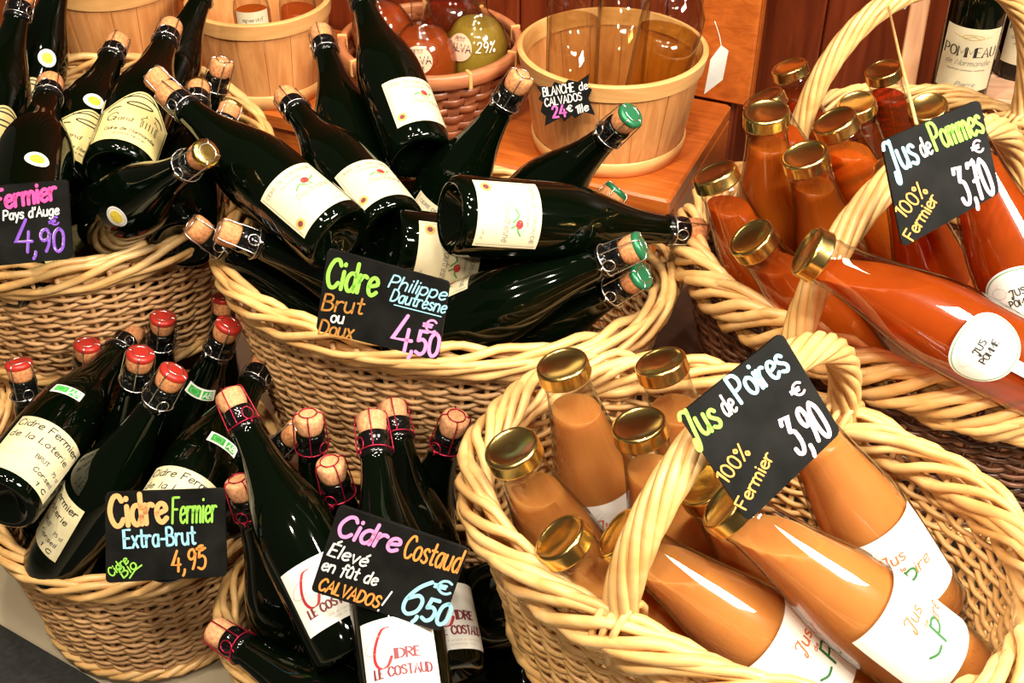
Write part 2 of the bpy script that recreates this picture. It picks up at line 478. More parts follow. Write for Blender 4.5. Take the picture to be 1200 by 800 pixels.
# ------------------------------------------------------------------ marker lettering: every glyph is a set of strokes
_G = {
 'a': '4.4|~3.9,4.2 3,5 1.5,4.9 .4,3.5 .3,1.5 1.4,0 2.9,.3 3.9,2|3.9,5 3.9,0', 'b': '4.2|0,8 0,0|~0,3.5 1.5,5 3,4.8 3.9,3 3.4,.8 2,0 0,1',
 'c': '4|~3.8,4 3,5 1.3,4.8 .2,3 .5,1 2,0 3.2,.2 3.9,1', 'd': '4.4|~3.9,4.2 3,5 1.5,4.9 .4,3.5 .3,1.5 1.4,0 2.9,.3 3.9,2|3.9,8 3.9,0',
 'e': '4|~.3,2.4 2,2.7 3.8,3.3 3.4,4.6 2,5 .7,4.2 .2,2.5 .7,.7 2.2,0 3.9,1', 'f': '3.2|~3.6,7.2 2.7,8 1.7,7.4 1.4,5 1.4,2 1.3,-1|0,4.8 3,4.8',
 'g': '4.4|~3.9,4.2 3,5 1.5,4.9 .4,3.5 .3,1.5 1.4,0 2.9,.3 3.9,2|~3.9,5 3.9,0 3.5,-2.3 2,-3 .5,-2.3', 'h': '4.2|0,8 0,0|~0,3 1,4.6 2.5,5 3.6,4 3.8,2 3.8,0',
 'i': '.8|.4,5 .4,0|.4,6.9 .4,7.2', 'j': '2|~1.5,5 1.5,-1 1,-2.6 -.5,-3|1.5,6.9 1.5,7.2', 'l': '.8|.4,8 .4,0', 'k': '4|0,8 0,0|3.5,5 0,2|1.2,3 3.7,0',
 'm': '6.2|0,5 0,0|~0,3 1,4.7 2,5 2.9,4 2.9,2 2.9,0|~2.9,3 3.8,4.7 4.8,5 5.8,4 5.8,2 5.8,0', 'n': '4.2|0,5 0,0|~0,3 1,4.6 2.5,5 3.6,4 3.8,2 3.8,0',
 'o': '4.2|~2.1,5 .6,4.2 .1,2.5 .6,.8 2.1,0 3.6,.8 4.1,2.5 3.6,4.2 2.1,5', 'p': '4.2|0,5 0,-3|~0,3.8 1.2,5 3,4.8 4,3 3.4,.8 2,0 0,1',
 'q': '4.4|~3.9,4.2 3,5 1.5,4.9 .4,3.5 .3,1.5 1.4,0 2.9,.3 3.9,2|3.9,5 3.9,-3', 'r': '3|0,5 0,0|~0,3 1,4.6 2.2,5 3,4.7',
 's': '3.5|~3.2,4.3 2.2,5 .8,4.7 .4,3.6 1.6,2.7 3,1.9 3.2,.8 2,0 .2,.6', 't': '3|~1.4,7.5 1.4,4 1.4,1 2,.1 3,.3|0,5 3,5',
 'u': '4.2|~0,5 0,1.6 1,.1 2.4,.2 3.7,1.8|3.7,5 3.7,0', 'v': '3.6|0,5 1.8,0 3.6,5', 'x': '3.6|0,5 3.4,0|3.4,5 0,0', 'y': '3.6|0,5 1.8,.6|3.6,5 1.2,-3',
 'é': '4|~.3,2.4 2,2.7 3.8,3.3 3.4,4.6 2,5 .7,4.2 .2,2.5 .7,.7 2.2,0 3.9,1|2,6.2 3.2,7.8', 'û': '4.2|~0,5 0,1.6 1,.1 2.4,.2 3.7,1.8|3.7,5 3.7,0|.7,6.2 1.9,7.6 3.1,6.2',
 'A': '5.6|0,0 2.7,8 5.4,0|1,2.8 4.4,2.8', 'B': '4.8|0,8 0,0|~0,8 2.5,8 3.8,6.8 3.2,4.8 0,4.4|~0,4.4 3,4.2 4.6,2.6 3.6,.4 0,0',
 'C': '5.2|~5,6.6 3.8,8 1.8,7.6 .3,5 .4,2.4 1.9,.2 3.8,.2 5.1,1.6', 'D': '5.2|0,8 0,0|~0,8 2.6,7.8 4.8,5.8 4.8,2.4 2.8,.3 0,0', 'E': '4.2|4,8 0,8 0,0 4,0|0,4.2 3.2,4.2',
 'F': '4.6|0,8 0,0|0,8 4.6,8|0,4.3 3.4,4.3', 'G': '5.4|~5,6.6 3.8,8 1.8,7.6 .3,5 .4,2.4 1.9,.2 3.8,.2 5.1,1.6|3.2,3.4 5.1,3.4 5.1,0', 'H': '5|0,8 0,0|4.8,8 4.8,0|0,4.2 4.8,4.2',
 'I': '.8|.4,8 .4,0', 'J': '4.6|~0,6.4 1,7.8 2.6,7.9 4,7|~4,8 3.2,3 2.6,-1 1.6,-3 .6,-2.4 1.2,0', 'L': '4|0,8 0,0 3.8,0', 'M': '6|0,0 0,8 3,2.5 6,8 6,0', 'N': '5|0,0 0,8 4.8,0 4.8,8',
 'O': '5.6|~2.8,8 .9,6.9 .1,4 .9,1.1 2.8,0 4.7,1.1 5.5,4 4.7,6.9 2.8,8', 'P': '4.6|0,8 0,0|~0,8 3,7.8 4.4,6 3.4,4 0,3.5', 'R': '4.8|0,8 0,0|~0,8 3,7.8 4.3,6.1 3.2,4.4 0,4|1.6,4 4.6,0',
 'S': '4.4|~4,6.9 2.6,8 .8,7.4 .5,5.6 2.2,4.4 4,3.2 4,1.2 2.2,0 .2,1', 'T': '5|0,8 5,8|2.5,8 2.5,0', 'U': '5|~0,8 0,3 .8,.7 2.5,0 4.1,.7 4.8,3 4.8,8', 'V': '5.2|0,8 2.6,0 5.2,8',
 'X': '5|0,8 4.8,0|4.8,8 0,0', 'É': '4.2|4,8 0,8 0,0 4,0|0,4.2 3.2,4.2|1.6,9.2 3,10.6',
 '0': '4.4|~2.2,8 .6,6.6 .2,4 .7,1.2 2.2,0 3.8,1.2 4.2,4 3.8,6.6 2.2,8', '1': '2|0,6.2 1.6,8 1.6,0', '2': '4.4|~.3,6.4 1.4,8 3.4,7.6 3.8,5.8 2.4,3.2 .2,.2|.2,.2 4.2,.2',
 '3': '4.4|0,7 .6,8 4,8 1.8,5|~1.8,5 3.8,4.4 4.1,1.8 2.6,0 .6,.2 0,1.4', '4': '4.6|2.4,8 0,2.6 4.4,2.6|3.3,5 3.3,0', '5': '4.2|3.8,8 .8,8 .5,4.6|~.5,4.6 2.4,5.2 4,3.8 3.8,1.2 2.2,0 .2,.7',
 '6': '4.4|~3.6,8 1.6,6 .4,3 .9,.8 2.4,0 4,1.2 4,3.4 2.6,4.4 .6,3.2', '7': '4.2|~0,7.2 .6,8 2,7.7 4,8 2.6,4 1.8,0|.9,4 3.4,4.4', '8': '4.4|~2.2,4.3 .6,5.6 1,7.6 2.4,8 3.8,7 3.4,5.2 2.2,4.3 .5,3 .6,.8 2.2,0 3.9,.9 3.8,3 2.2,4.3',
 '9': '4.4|~3.9,6.2 2.8,8 .9,7.4 .4,5.6 1.6,4.2 3.4,4.8 4,6.4 3.8,3 2.8,.4', ',': '1.4|~1,.5 .9,-.6 .2,-1.8', '.': '1|.4,0 .4,.3', '!': '1.2|.8,8 .5,2.4|.4,0 .4,.3', "'": '1|.6,8 .3,6.2',
 '-': '2.6|.2,3 2.4,3', '%': '5.6|5,8 .4,0|~1.2,8 .3,6.9 1.2,5.8 2.1,6.9 1.2,8|~4.3,2.4 3.4,1.2 4.3,0 5.2,1.2 4.3,2.4', '€': '5|~5,6.8 3.8,8 2.2,7.4 1.1,5 1.2,2.6 2.4,.4 3.9,.1 5,1.2|0,4.8 3.6,4.8|0,3.2 3.3,3.2',
 ' ': '2.6|', '°': '2|~1,8 .2,7.2 1,6.4 1.8,7.2 1,8', '~': '8|~0,2 2,3 4,2 6,1 8,2',
}


def text_strokes(s, slant=0.0, gap=1.3, res=4):
    """strokes of a string, cap height 8 units -> (list of polylines, width)"""
    x = 0.0
    out = []
    for ch in s:
        parts = _G[ch].split('|')
        w = float(parts[0])
        for st in parts[1:]:
            if not st:
                continue
            sm = st[0] == '~'
            pts = [tuple(float(q) for q in p.split(',')) for p in st.lstrip('~').split(' ')]
            if sm:
                pts = catmull(pts, res)
            out.append([(x + px + slant * py, py) for px, py in pts])
        x += w + gap
    return out, max(x - gap, 0.5)


def ribbon(mb, pts, w, mapf, calli=0.0):
    """flat pen stroke with round ends; pts in the writing plane, mapf lays them on the surface"""
    q = [pts[0]]
    for p in pts[1:]:
        if math.hypot(p[0] - q[-1][0], p[1] - q[-1][1]) > 1e-6:
            q.append(p)
    if len(q) == 1:
        q.append((q[0][0] + w * .05, q[0][1]))
    n = len(q)

    def wid(dx, dy):
        l = math.hypot(dx, dy) + 1e-9
        return w * 0.5 * ((1 - calli) + calli * abs(dy) / l)
    left, right = [], []
    for i in range(n):
        a, b = q[max(i - 1, 0)], q[min(i + 1, n - 1)]
        dx, dy = b[0] - a[0], b[1] - a[1]
        l = math.hypot(dx, dy) + 1e-9
        h = wid(dx, dy)
        if 0 < i < n - 1:
            d1 = (q[i][0] - a[0], q[i][1] - a[1]); d2 = (b[0] - q[i][0], b[1] - q[i][1])
            c = (d1[0] * d2[0] + d1[1] * d2[1]) / (math.hypot(*d1) * math.hypot(*d2) + 1e-12)
            h *= min(1.5, 1 / math.sqrt(max(0.3, (1 + c) / 2)))
        left.append((q[i][0] - dy / l * h, q[i][1] + dx / l * h))
        right.append((q[i][0] + dy / l * h, q[i][1] - dx / l * h))
    base = len(mb.v)
    for a, b in zip(left, right):
        mb.v.append(tuple(mapf(*a))); mb.v.append(tuple(mapf(*b)))
    for i in range(n - 1):
        mb.face((base + 2 * i, base + 2 * i + 1, base + 2 * i + 3, base + 2 * i + 2), True)
    for e, (p, o) in enumerate(((q[0], q[1]), (q[-1], q[-2]))):
        dx, dy = p[0] - o[0], p[1] - o[1]
        an = math.atan2(dy, dx)
        h = wid(dx, dy)
        ids = []
        for k in range(6):
            t = an - PI / 2 + PI * k / 5
            ids.append(mb.add(mapf(p[0] + h * math.cos(t), p[1] + h * math.sin(t))))
        mb.face(tuple(ids), True)


def serif_extra(lines):
    out = list(lines)
    for pts in lines:
        if len(pts) > 6:
            continue
        for p, o in ((pts[0], pts[1]), (pts[-1], pts[-2])):
            if abs(p[1] - o[1]) > 2.2 and abs(p[0] - o[0]) < 3.2 and (p[1] < .1 or p[1] > 7.9):
                out.append([(p[0] - .75, p[1]), (p[0] + .75, p[1])])
    return out


# ------------------------------------------------------------------ bottle shapes
CID_L, JUI_L = 0.32, 0.282
CID = [(0.0, .022), (.010, .020), (.022, .012), (.030, .003), (.036, .0), (.0415, .002), (.044, .008), (.0445, .03), (.0447, .08), (.0447, .125), (.0440, .142), (.0425, .155), (.0398, .168),
       (.036, .182), (.0315, .196), (.027, .210), (.0232, .224), (.0203, .238), (.0182, .252), (.0168, .264), (.0162, .270), (.0172, .2715), (.0176, .274), (.0172, .2765), (.0156, .278),
       (.0152, .288), (.0160, .289), (.0163, .293), (.0158, .297), (.0135, .2975)]
JUI = [(.030, .001), (.036, .0), (.042, .002), (.0445, .008), (.0448, .03), (.0448, .105), (.0443, .122), (.0430, .137), (.0405, .153), (.0372, .169), (.0338, .185), (.0305, .201),
       (.0278, .216), (.0256, .230), (.0240, .243), (.0232, .252), (.0236, .256), (.0240, .258), (.0228, .260), (.0226, .270)]


def prof_r(prof, z):
    pr = [p for p in prof]
    best = pr[-1][0]
    k0 = 6 if prof is CID else 2
    for (r0, z0), (r1, z1) in zip(pr[k0:], pr[k0 + 1:]):
        if z0 <= z <= z1 and z1 > z0:
            return r0 + (r1 - r0) * (z - z0) / (z1 - z0)
    return best


def wrap_map(prof, zc, phi, eps):
    """(u along the circumference in m, v towards the cork in m) -> point on the bottle"""
    def f(u, v):
        r = prof_r(prof, zc + v) + eps
        r0 = prof_r(prof, zc)
        an = phi + u / r0
        return Vector((r * math.cos(an), r * math.sin(an), zc + v))
    return f


def paper(name, mapf, outline_top, outline_bot, w, mat, parent, nu=20, nv=6):
    """label sheet bent round the bottle between two edge curves given over u in -w/2..w/2"""
    mb = MB()
    for i in range(nu + 1):
        u = -w / 2 + w * i / nu
        t, b = outline_top(u), outline_bot(u)
        for j in range(nv + 1):
            mb.v.append(tuple(mapf(u, b + (t - b) * j / nv)))
    for i in range(nu):
        for j in range(nv):
            a = i * (nv + 1) + j
            mb.f.append((a, a + nv + 1, a + nv + 2, a + 1))
    return mb.build(name, mat, parent)


def disc(name, mapf, ru, rv, mat, parent, r_in=0.0, seg=32, cu=0.0, cv=0.0):
    mb = MB()
    rings = 4
    for j in range(rings + 1):
        k = r_in + (1 - r_in) * j / rings
        for i in range(seg):
            a = 2 * PI * i / seg
            mb.v.append(tuple(mapf(cu + ru * k * math.cos(a), cv + rv * k * math.sin(a))))
    for j in range(rings):
        for i in range(seg):
            i2 = (i + 1) % seg
            mb.f.append((j * seg + i, j * seg + i2, (j + 1) * seg + i2, (j + 1) * seg + i))
    return mb.build(name, mat, parent)


def write(name, mapf, items, mat, parent, calli=0.0, serif=False):
    """items: (text, u0, v0, width, cap height, pen width, slant) with u to the reader's right"""
    mb = MB()
    for (s, u0, v0, wd, cap, pen, sl) in items:
        lines, wn = text_strokes(s, sl, res=3)
        if serif:
            lines = serif_extra(lines)
        sx, sy = wd / wn, cap / 8
        for ln in lines:
            ribbon(mb, [(u0 + x * sx, v0 + y * sy) for x, y in ln], pen, mapf, calli)
    return mb.build(name, mat, parent, smooth=False)


def strokes(name, mapf, lines, pen, mat, parent, calli=0.0):
    mb = MB()
    for ln in lines:
        ribbon(mb, ln, pen, mapf, calli)
    return mb.build(name, mat, parent, smooth=False)


# one mesh per kind of part, shared between the bottles
def _m(name, mat, fn):
    mb = MB()
    fn(mb)
    return mb.mesh(name, mat)


def _cage(mb):
    ring = [(.0192 * math.cos(2 * PI * k / 20), .0192 * math.sin(2 * PI * k / 20), .2765 + .0008 * math.sin(4 * PI * k / 20)) for k in range(20)]
    mb.tube(ring, .00078, 5, closed=True)
    top = [(.0100 * math.cos(2 * PI * k / 16), .0100 * math.sin(2 * PI * k / 16), .3222) for k in range(16)]
    mb.tube(top, .0007, 5, closed=True)
    for k in range(4):
        a = PI / 4 + PI / 2 * k
        c, s = math.cos(a), math.sin(a)
        mb.tube(catmull([(.0192 * c, .0192 * s, .2765), (.0186 * c, .0186 * s, .292), (.0178 * c, .0178 * s, .306), (.0172 * c, .0172 * s, .317), (.0150 * c, .0150 * s, .3215), (.0100 * c, .0100 * s, .3222)], 3), .00078, 5)
    # twisted loop hanging on the ring
    lp = [(.0200 + .0006 * math.sin(t), .0062 * math.cos(t), .2830 + .0072 * math.sin(t)) for t in [2 * PI * k / 14 for k in range(14)]]
    mb.tube(lp, .0007, 5, closed=True)
    mb.tube([(.0195, -.0015, .2765), (.0202, .0012, .2735), (.0204, -.0008, .271)], .0009, 5)


def _cork(mb):
    mb.lathe([(.0128, .2972), (.0138, .2995), (.0152, .304), (.0158, .310), (.0160, .3165), (.0150, .3195), (.0120, .3210)], 24)


def _cap(mb):
    mb.lathe([(.0161, .3150), (.0165, .3160), (.0165, .3190), (.0152, .3212), (.0120, .3222), (.0050, .3226)], 28, cap0=False)


def _lid(mb):
    mb.lathe([(.0258, .2655), (.0266, .2662), (.0266, .2675), (.0261, .2685), (.0261, .2790), (.0256, .2808), (.0244, .2820), (.0228, .2822), (.0216, .2814), (.0205, .2806), (.0, .2806)][:-1] + [(.004, .2806)], 40)


ME = {
    'cid': _m('glass_body', M['dark_glass'], lambda mb: mb.lathe(CID, 40, cap0=False)),
    'neck': _m('neck_band', M['neck_band'], lambda mb: mb.lathe([(.0166, .2700), (.0176, .2712), (.0180, .2740), (.0176, .2768), (.0160, .2785), (.0157, .2875), (.0166, .2892), (.0168, .2930), (.0162, .2968)], 28, False, False)),
    'cork': _m('cork', M['cork'], _cork), 'corkp': _m('cork', M['cork_pale'], _cork),
    'cage': _m('wire_cage', M['silver_wire'], _cage), 'cager': _m('wire_cage', M['red_wire'], _cage),
    'jui': _m('glass_body', M['glass'], lambda mb: mb.lathe(JUI, 44)),
    'lid': _m('screw_lid', M['brass'], _lid),
}
for k in ('green', 'gold', 'red'):
    ME['cap_' + k] = _m('cork_cap', M[k + '_cap'], _cap)


def frame_for(T, B):
    """object matrix: z from base to cork, x towards the camera side"""
    z = (T - B).normalized()
    v = CAM - (T + B) / 2
    x = (v - z * v.dot(z)).normalized()
    y = z.cross(x)
    return Matrix(((x.x, y.x, z.x, B.x), (x.y, y.y, z.y, B.y), (x.z, y.z, z.z, B.z), (0, 0, 0, 1)))


def turn_to(mw, prof, z, px):
    """angle round the bottle whose surface point at height z shows at pixel px"""
    best = (1e9, 0)
    for k in range(-32, 33):
        a = math.radians(k * 3)
        r = prof_r(prof, z)
        x, y, d = proj(mw @ Vector((r * math.cos(a), r * math.sin(a), z)))
        e = math.hypot(x - px[0], y - px[1])
        if e < best[0]:
            best = (e, a)
    return best[1]


def place_label(mw, prof, px, z0, z1):
    """height and angle on the bottle where a label centre shows at pixel px"""
    best = (1e9, 0, z0)
    for i in range(9):
        z = z0 + (z1 - z0) * i / 8
        a = turn_to(mw, prof, z, px)
        r = prof_r(prof, z)
        x, y, d = proj(mw @ Vector((r * math.cos(a), r * math.sin(a), z)))
        q = math.hypot(x - px[0], y - px[1]) + abs(a) * 4
        if q < best[0]:
            best = (q, a, z)
    return best[1], best[2]


# ------------------------------------------------------------------ label kinds (each adds parts to the bottle's Empty)
def lab_estate(e, mw, px, mirror=False):
    """cream label with printed border, red fruit and gold round seal"""
    a, zc = place_label(mw, CID, px, 0.052, 0.09)
    f = wrap_map(CID, zc, a, .0004)
    g = wrap_map(CID, zc, a, .0007)
    w, h = .080, .074
    L = paper('label', f, lambda u: h / 2, lambda u: -h / 2, w, M['cream_paper'], e)
    write('lettering', g, [('CIDRE DE NORMANDIE', -.033, .0265, .066, .0045, .0008, 0), ('PUR JUS FERMIER', -.014, .0195, .028, .0022, .0005, 0), ('75 cl', .020, -.031, .010, .0028, .0005, 0)], M['grey_ink'], L)
    write('script_lettering', g, [('Dautresne', -.010, -.006, .042, .0085, .0010, .25)], M['grey_ink'], L)
    strokes('border_line', g, [[(-.037, .034), (.037, .034), (.037, -.034), (-.037, -.034), (-.037, .034)]], .0007, M['grey_ink'], L)
    strokes('leaf_mark', g, [catmull([(-.004, .006), (.003, .010), (.010, .004)], 3), catmull([(.010, .012), (.018, .010), (.024, .014)], 3), [(.012, .010), (.016, .003)]], .0020, M['leaf_ink'], L)
    disc('fruit_mark', g, .0050, .0042, M['red_ink'], L, cu=.012, cv=.0115, seg=16)
    disc('round_seal', g, .0062, .0062, M['gold_ink'], L, cu=-.029, cv=-.0245, seg=20)
    disc('seal_centre', wrap_map(CID, zc, a, .0009), .0034, .0034, M['wine_ink'], L, cu=-.029, cv=-.0245, seg=16)
    return L


def lab_manor(e, mw, px, seal=None):
    """yellow label with bell-shaped top, black border, oval flourish and small house drawing"""
    a, zc = place_label(mw, CID, px, 0.060, 0.080)
    f = wrap_map(CID, zc, a, .0004)
    g = wrap_map(CID, zc, a, .0007)
    w = .100

    def top(u, o=0.0):
        t = abs(u) / (w / 2)
        return .020 + .032 * (0.5 + 0.5 * math.cos(PI * min(1, t * 1.05))) - o

    def bot(u, o=0.0):
        return -.044 + o
    L = paper('label', f, top, bot, w, M['yellow_paper'], e, nu=28)
    us = [-.0465 + .093 * k / 24 for k in range(25)]
    strokes('border_line', g, [[(-.0465, -.0405)] + [(u, top(u, .0042)) for u in us] + [(.0465, -.0405)], [(-.047, -.0405), (.047, -.0405)]], .0016, M['ink'], L)
    ov = [(.016 * math.cos(2 * PI * k / 20), .0260 + .0038 * math.sin(2 * PI * k / 20)) for k in range(21)]
    strokes('flourish', g, [ov, catmull([(-.022, .035), (-.009, .0405), (0, .0415), (.009, .0405), (.022, .035)], 3), catmull([(-.036, .010), (-.030, .016), (-.022, .018)], 3), catmull([(.036, .010), (.030, .016), (.022, .018)], 3)], .0022, M['ink'], L)
    hs = [[(.008, -.012), (.008, .002), (.030, .002), (.030, -.012), (.008, -.012)], [(.006, .002), (.012, .009), (.026, .009), (.032, .002)]]
    for k in range(5):
        hs.append([(.010 + .0045 * k, -.011), (.010 + .0045 * k, .001)])
    hs.append([(.012, .009), (.012, .012)]); hs.append([(.024, .009), (.024, .012)])
    strokes('house_drawing', g, hs, .0010, M['ink'], L)
    write('lettering', g, [('Cidre de Normandie', -.034, -.026, .066, .0055, .0009, .2), ('G', -.036, -.008, .012, .014, .0014, .2), ('rand', -.025, -.008, .022, .0075, .0010, .2), ('produit fermier', -.020, -.0335, .040, .0026, .0005, 0)], M['ink'], L)
    if seal:
        seal_round(e, mw, seal)
    return L


def seal_round(e, mw, px, z=None):
    best = (1e9, 0, 0)
    for zz in ([z] if z else [.07 + .004 * k for k in range(36)]):
        a = turn_to(mw, CID, zz, px)
        r = prof_r(CID, zz)
        x, y, d = proj(mw @ Vector((r * math.cos(a), r * math.sin(a), zz)))
        q = math.hypot(x - px[0], y - px[1])
        if q < best[0]:
            best = (q, a, zz)
    f = wrap_map(CID, best[2], best[1], .0005)
    S = disc('award_seal', f, .0135, .0135, M['white_paper'], e)
    g = wrap_map(CID, best[2], best[1], .0008)
    disc('seal_emblem', g, .0082, .0082, M['seal_yellow'], S, seg=24)
    strokes('seal_ring', g, [[(.0112 * math.cos(2 * PI * k / 28 + j * .09), .0112 * math.sin(2 * PI * k / 28 + j * .09)) for j in (0, 1)] for k in range(28)], .0007, M['grey_ink'], S)
    return S


def bio_tag(e, mw, px):
    best = (1e9, 0, 0)
    for zz in [.15 + .004 * k for k in range(24)]:
        a = turn_to(mw, CID, zz, px)
        r = prof_r(CID, zz)
        x, y, d = proj(mw @ Vector((r * math.cos(a), r * math.sin(a), zz)))
        q = math.hypot(x - px[0], y - px[1])
        if q < best[0]:
            best = (q, a, zz)
    f = wrap_map(CID, best[2], best[1], .0005)
    g = wrap_map(CID, best[2], best[1], .0009)
    k = wrap_map(CID, best[2], best[1], .0012)
    S = paper('organic_tag', f, lambda u: .0075, lambda u: -.0075, .038, M['white_paper'], e, 10, 3)
    mb = MB()
    for (u0, u1, v0, v1) in ((-.0155, .0005, -.0050, .0052), (.0030, .0155, -.0058, .0052)):
        b = len(mb.v)
        for i in range(7):
            u = u0 + (u1 - u0) * i / 6
            mb.v.append(tuple(g(u, v0))); mb.v.append(tuple(g(u, v1)))
        for i in range(6):
            mb.f.append((b + 2 * i, b + 2 * i + 2, b + 2 * i + 3, b + 2 * i + 1))
    G = mb.build('green_mark', M['bio_green'], S)
    write('mark_lettering', k, [('AB', .0042, -.0038, .0100, .0072, .0012, .15)], M['white_paper'], S)
    st = []
    for i in range(12):
        t = 2 * PI * i / 12
        st.append([(-.0075 + .0048 * math.cos(t), .0036 * math.sin(t)), (-.0075 + .0052 * math.cos(t), .0040 * math.sin(t))])
    strokes('mark_stars', k, st, .0007, M['white_paper'], S)
    return S


def lab_farm(e, mw, px, tagpx=None):
    """cream farm label with hand-lettered rows and an orchard drawing"""
    a, zc = place_label(mw, CID, px, 0.056, 0.088)
    f = wrap_map(CID, zc, a, .0004)
    g = wrap_map(CID, zc, a, .0007)
    w, h = .094, .082
    L = paper('label', f, lambda u: h / 2, lambda u: -h / 2, w, M['farm_paper'], e, 24)
    write('lettering', g, [('Cidre Fermier', -.044, .026, .086, .0095, .0014, .1), ('de la Loterie', -.044, .0085, .080, .0085, .0012, .1), ('BRUT', .000, -.010, .018, .0055, .0009, 0), ('75 cl', .027, -.012, .014, .0050, .0007, .1), ('Conseil', .006, -.025, .032, .0062, .0010, .1), ('1 C', .018, -.0365, .018, .0052, .0013, .1)], M['ink'], L)
    st = []
    rnd = random.Random(5)
    for k in range(9):
        cx, cy, r = -.038 + .010 * k, -.012 + rnd.uniform(-.006, .006), rnd.uniform(.003, .007)
        st.append([(cx + r * math.cos(2 * PI * i / 9), cy + .8 * r * math.sin(2 * PI * i / 9)) for i in range(10)])
        st.append([(cx, cy - r), (cx + .001, cy - r - .008)])
    for k in range(4):
        st.append(catmull([(-.046, -.022 - .004 * k), (-.015, -.020 - .004 * k), (.015, -.023 - .004 * k), (.046, -.020 - .004 * k)], 3))
    strokes('orchard_drawing', g, st, .0007, M['pale_ink'], L)
    if tagpx:
        bio_tag(e, mw, tagpx)
    return L


def lab_costaud(e, mw, px):
    a, zc = place_label(mw, CID, px, 0.048, 0.08)
    f = wrap_map(CID, zc, a, .0004)
    g = wrap_map(CID, zc, a, .0007)
    w, h = .076, .070
    L = paper('label', f, lambda u: h / 2, lambda u: -h / 2, w, M['white_paper'], e)
    strokes('swash_initial', g, [catmull([(-.006, .026), (-.014, .024), (-.022, .010), (-.024, -.002), (-.020, -.010), (-.012, -.010), (-.007, -.002)], 4)], .0034, M['red_ink'], L, 0.7)
    strokes('swash_flourish', g, [catmull([(-.032, .012), (-.026, .017), (-.012, .021), (.002, .028), (-.004, .031), (-.016, .025)], 4), catmull([(-.032, .012), (-.034, .007), (-.028, .003), (-.018, .006)], 4)], .0005, M['grey_ink'], L)
    write('title_lettering', g, [('IDRE', -.004, -.004, .024, .0086, .0024, 0), ('LE COSTAUD', -.026, -.0195, .056, .0084, .0023, 0)], M['wine_ink'], L, .55, True)
    write('small_lettering', g, [('cidre produit en Normandie', -.024, -.0265, .048, .0024, .0004, 0), ('a consommer frais', -.020, -.0305, .036, .0020, .0004, 0)], M['pale_ink'], L)
    return L


def lab_pear(e, mw, px):
    a, zc = place_label(mw, JUI, px, 0.056, 0.085)
    f = wrap_map(JUI, zc, a, .0005)
    g = wrap_map(JUI, zc, a, .0009)
    w, h = .105, .088
    L = paper('label', f, lambda u: h / 2, lambda u: -h / 2, w, M['white_paper'], e, 26)
    write('fruit_lettering', g, [('Jus', -.012, .012, .022, .0120, .0017, .1), ('de', -.002, .002, .007, .0045, .0009, 0), ('ire', .012, -.008, .018, .0120, .0017, .1)], M['orange_ink'], L)
    strokes('green_initial', g, [[(.002, .000), (.000, -.020)], catmull([(.002, -.001), (.009, .000), (.012, -.005), (.008, -.010), (.001, -.011)], 3), catmull([(-.020, -.015), (-.013, -.019), (-.006, -.018)], 3)], .0026, M['leaf_dark'], L)
    strokes('embossed_curve', g, [catmull([(-.030, .034), (-.016, .028), (-.006, .034)], 3), catmull([(-.032, .028), (-.016, .022), (-.004, .029)], 3)], .0007, M['pale_ink'], L)
    write('small_lettering', g, [('verger fermier', .016, -.036, .026, .0024, .0004, 0), ('pur jus', .020, -.040, .014, .0022, .0004, 0)], M['pale_ink'], L)
    return L


def lab_apple(e, mw, px):
    a, zc = place_label(mw, JUI, px, 0.062, 0.095)
    f = wrap_map(JUI, zc, a, .0005)
    g = wrap_map(JUI, zc, a, .0009)
    L = disc('label', f, .037, .033, M['white_paper'], e, seg=48)
    strokes('rim_line', g, [[(.0345 * math.cos(2 * PI * k / 48), .0305 * math.sin(2 * PI * k / 48)) for k in range(49)]], .0009, M['leaf_ink'], L)
    write('lettering', g, [('JUS', -.008, .004, .015, .007, .0012, 0), ('POMME', -.012, -.007, .024, .007, .0012, 0)], M['ink'], L)
    strokes('apple_drawing', g, [[(-.018 + .007 * math.cos(2 * PI * k / 16), .010 + .006 * math.sin(2 * PI * k / 16)) for k in range(17)], [(-.018, .016), (-.016, .020)], [(.016 + .006 * math.cos(2 * PI * k / 16), .014 + .005 * math.sin(2 * PI * k / 16)) for k in range(17)]], .0005, M['pale_ink'], L)
    # long tail of the sticker running down to the base
    h = wrap_map(JUI, zc, a, .0004)
    paper('label_tail', h, lambda u: -.028, lambda u: -.060, .012, M['white_paper'], L, 4, 3)
    return L


def make_cider(key, T, B, label, cat='bottle', group=None, cap=None, wire='silver', cork='cork'):
    mw = frame_for(T, B)
    e = empty('cider_bottle', mw)
    tag(e, label, cat, group)
    inst('glass_body', ME['cid'], e)
    n = inst('neck_band', ME['neck'], e)
    rot = Matrix.Rotation(random.Random(key).uniform(-0.9, 0.9), 4, 'Z')
    inst('cork', ME[cork], e)
    inst('wire_cage', ME['cage' if wire == 'silver' else 'cager'], e, rot)
    if cap:
        inst('cork_cap', ME['cap_' + cap], e)
    return e, mw


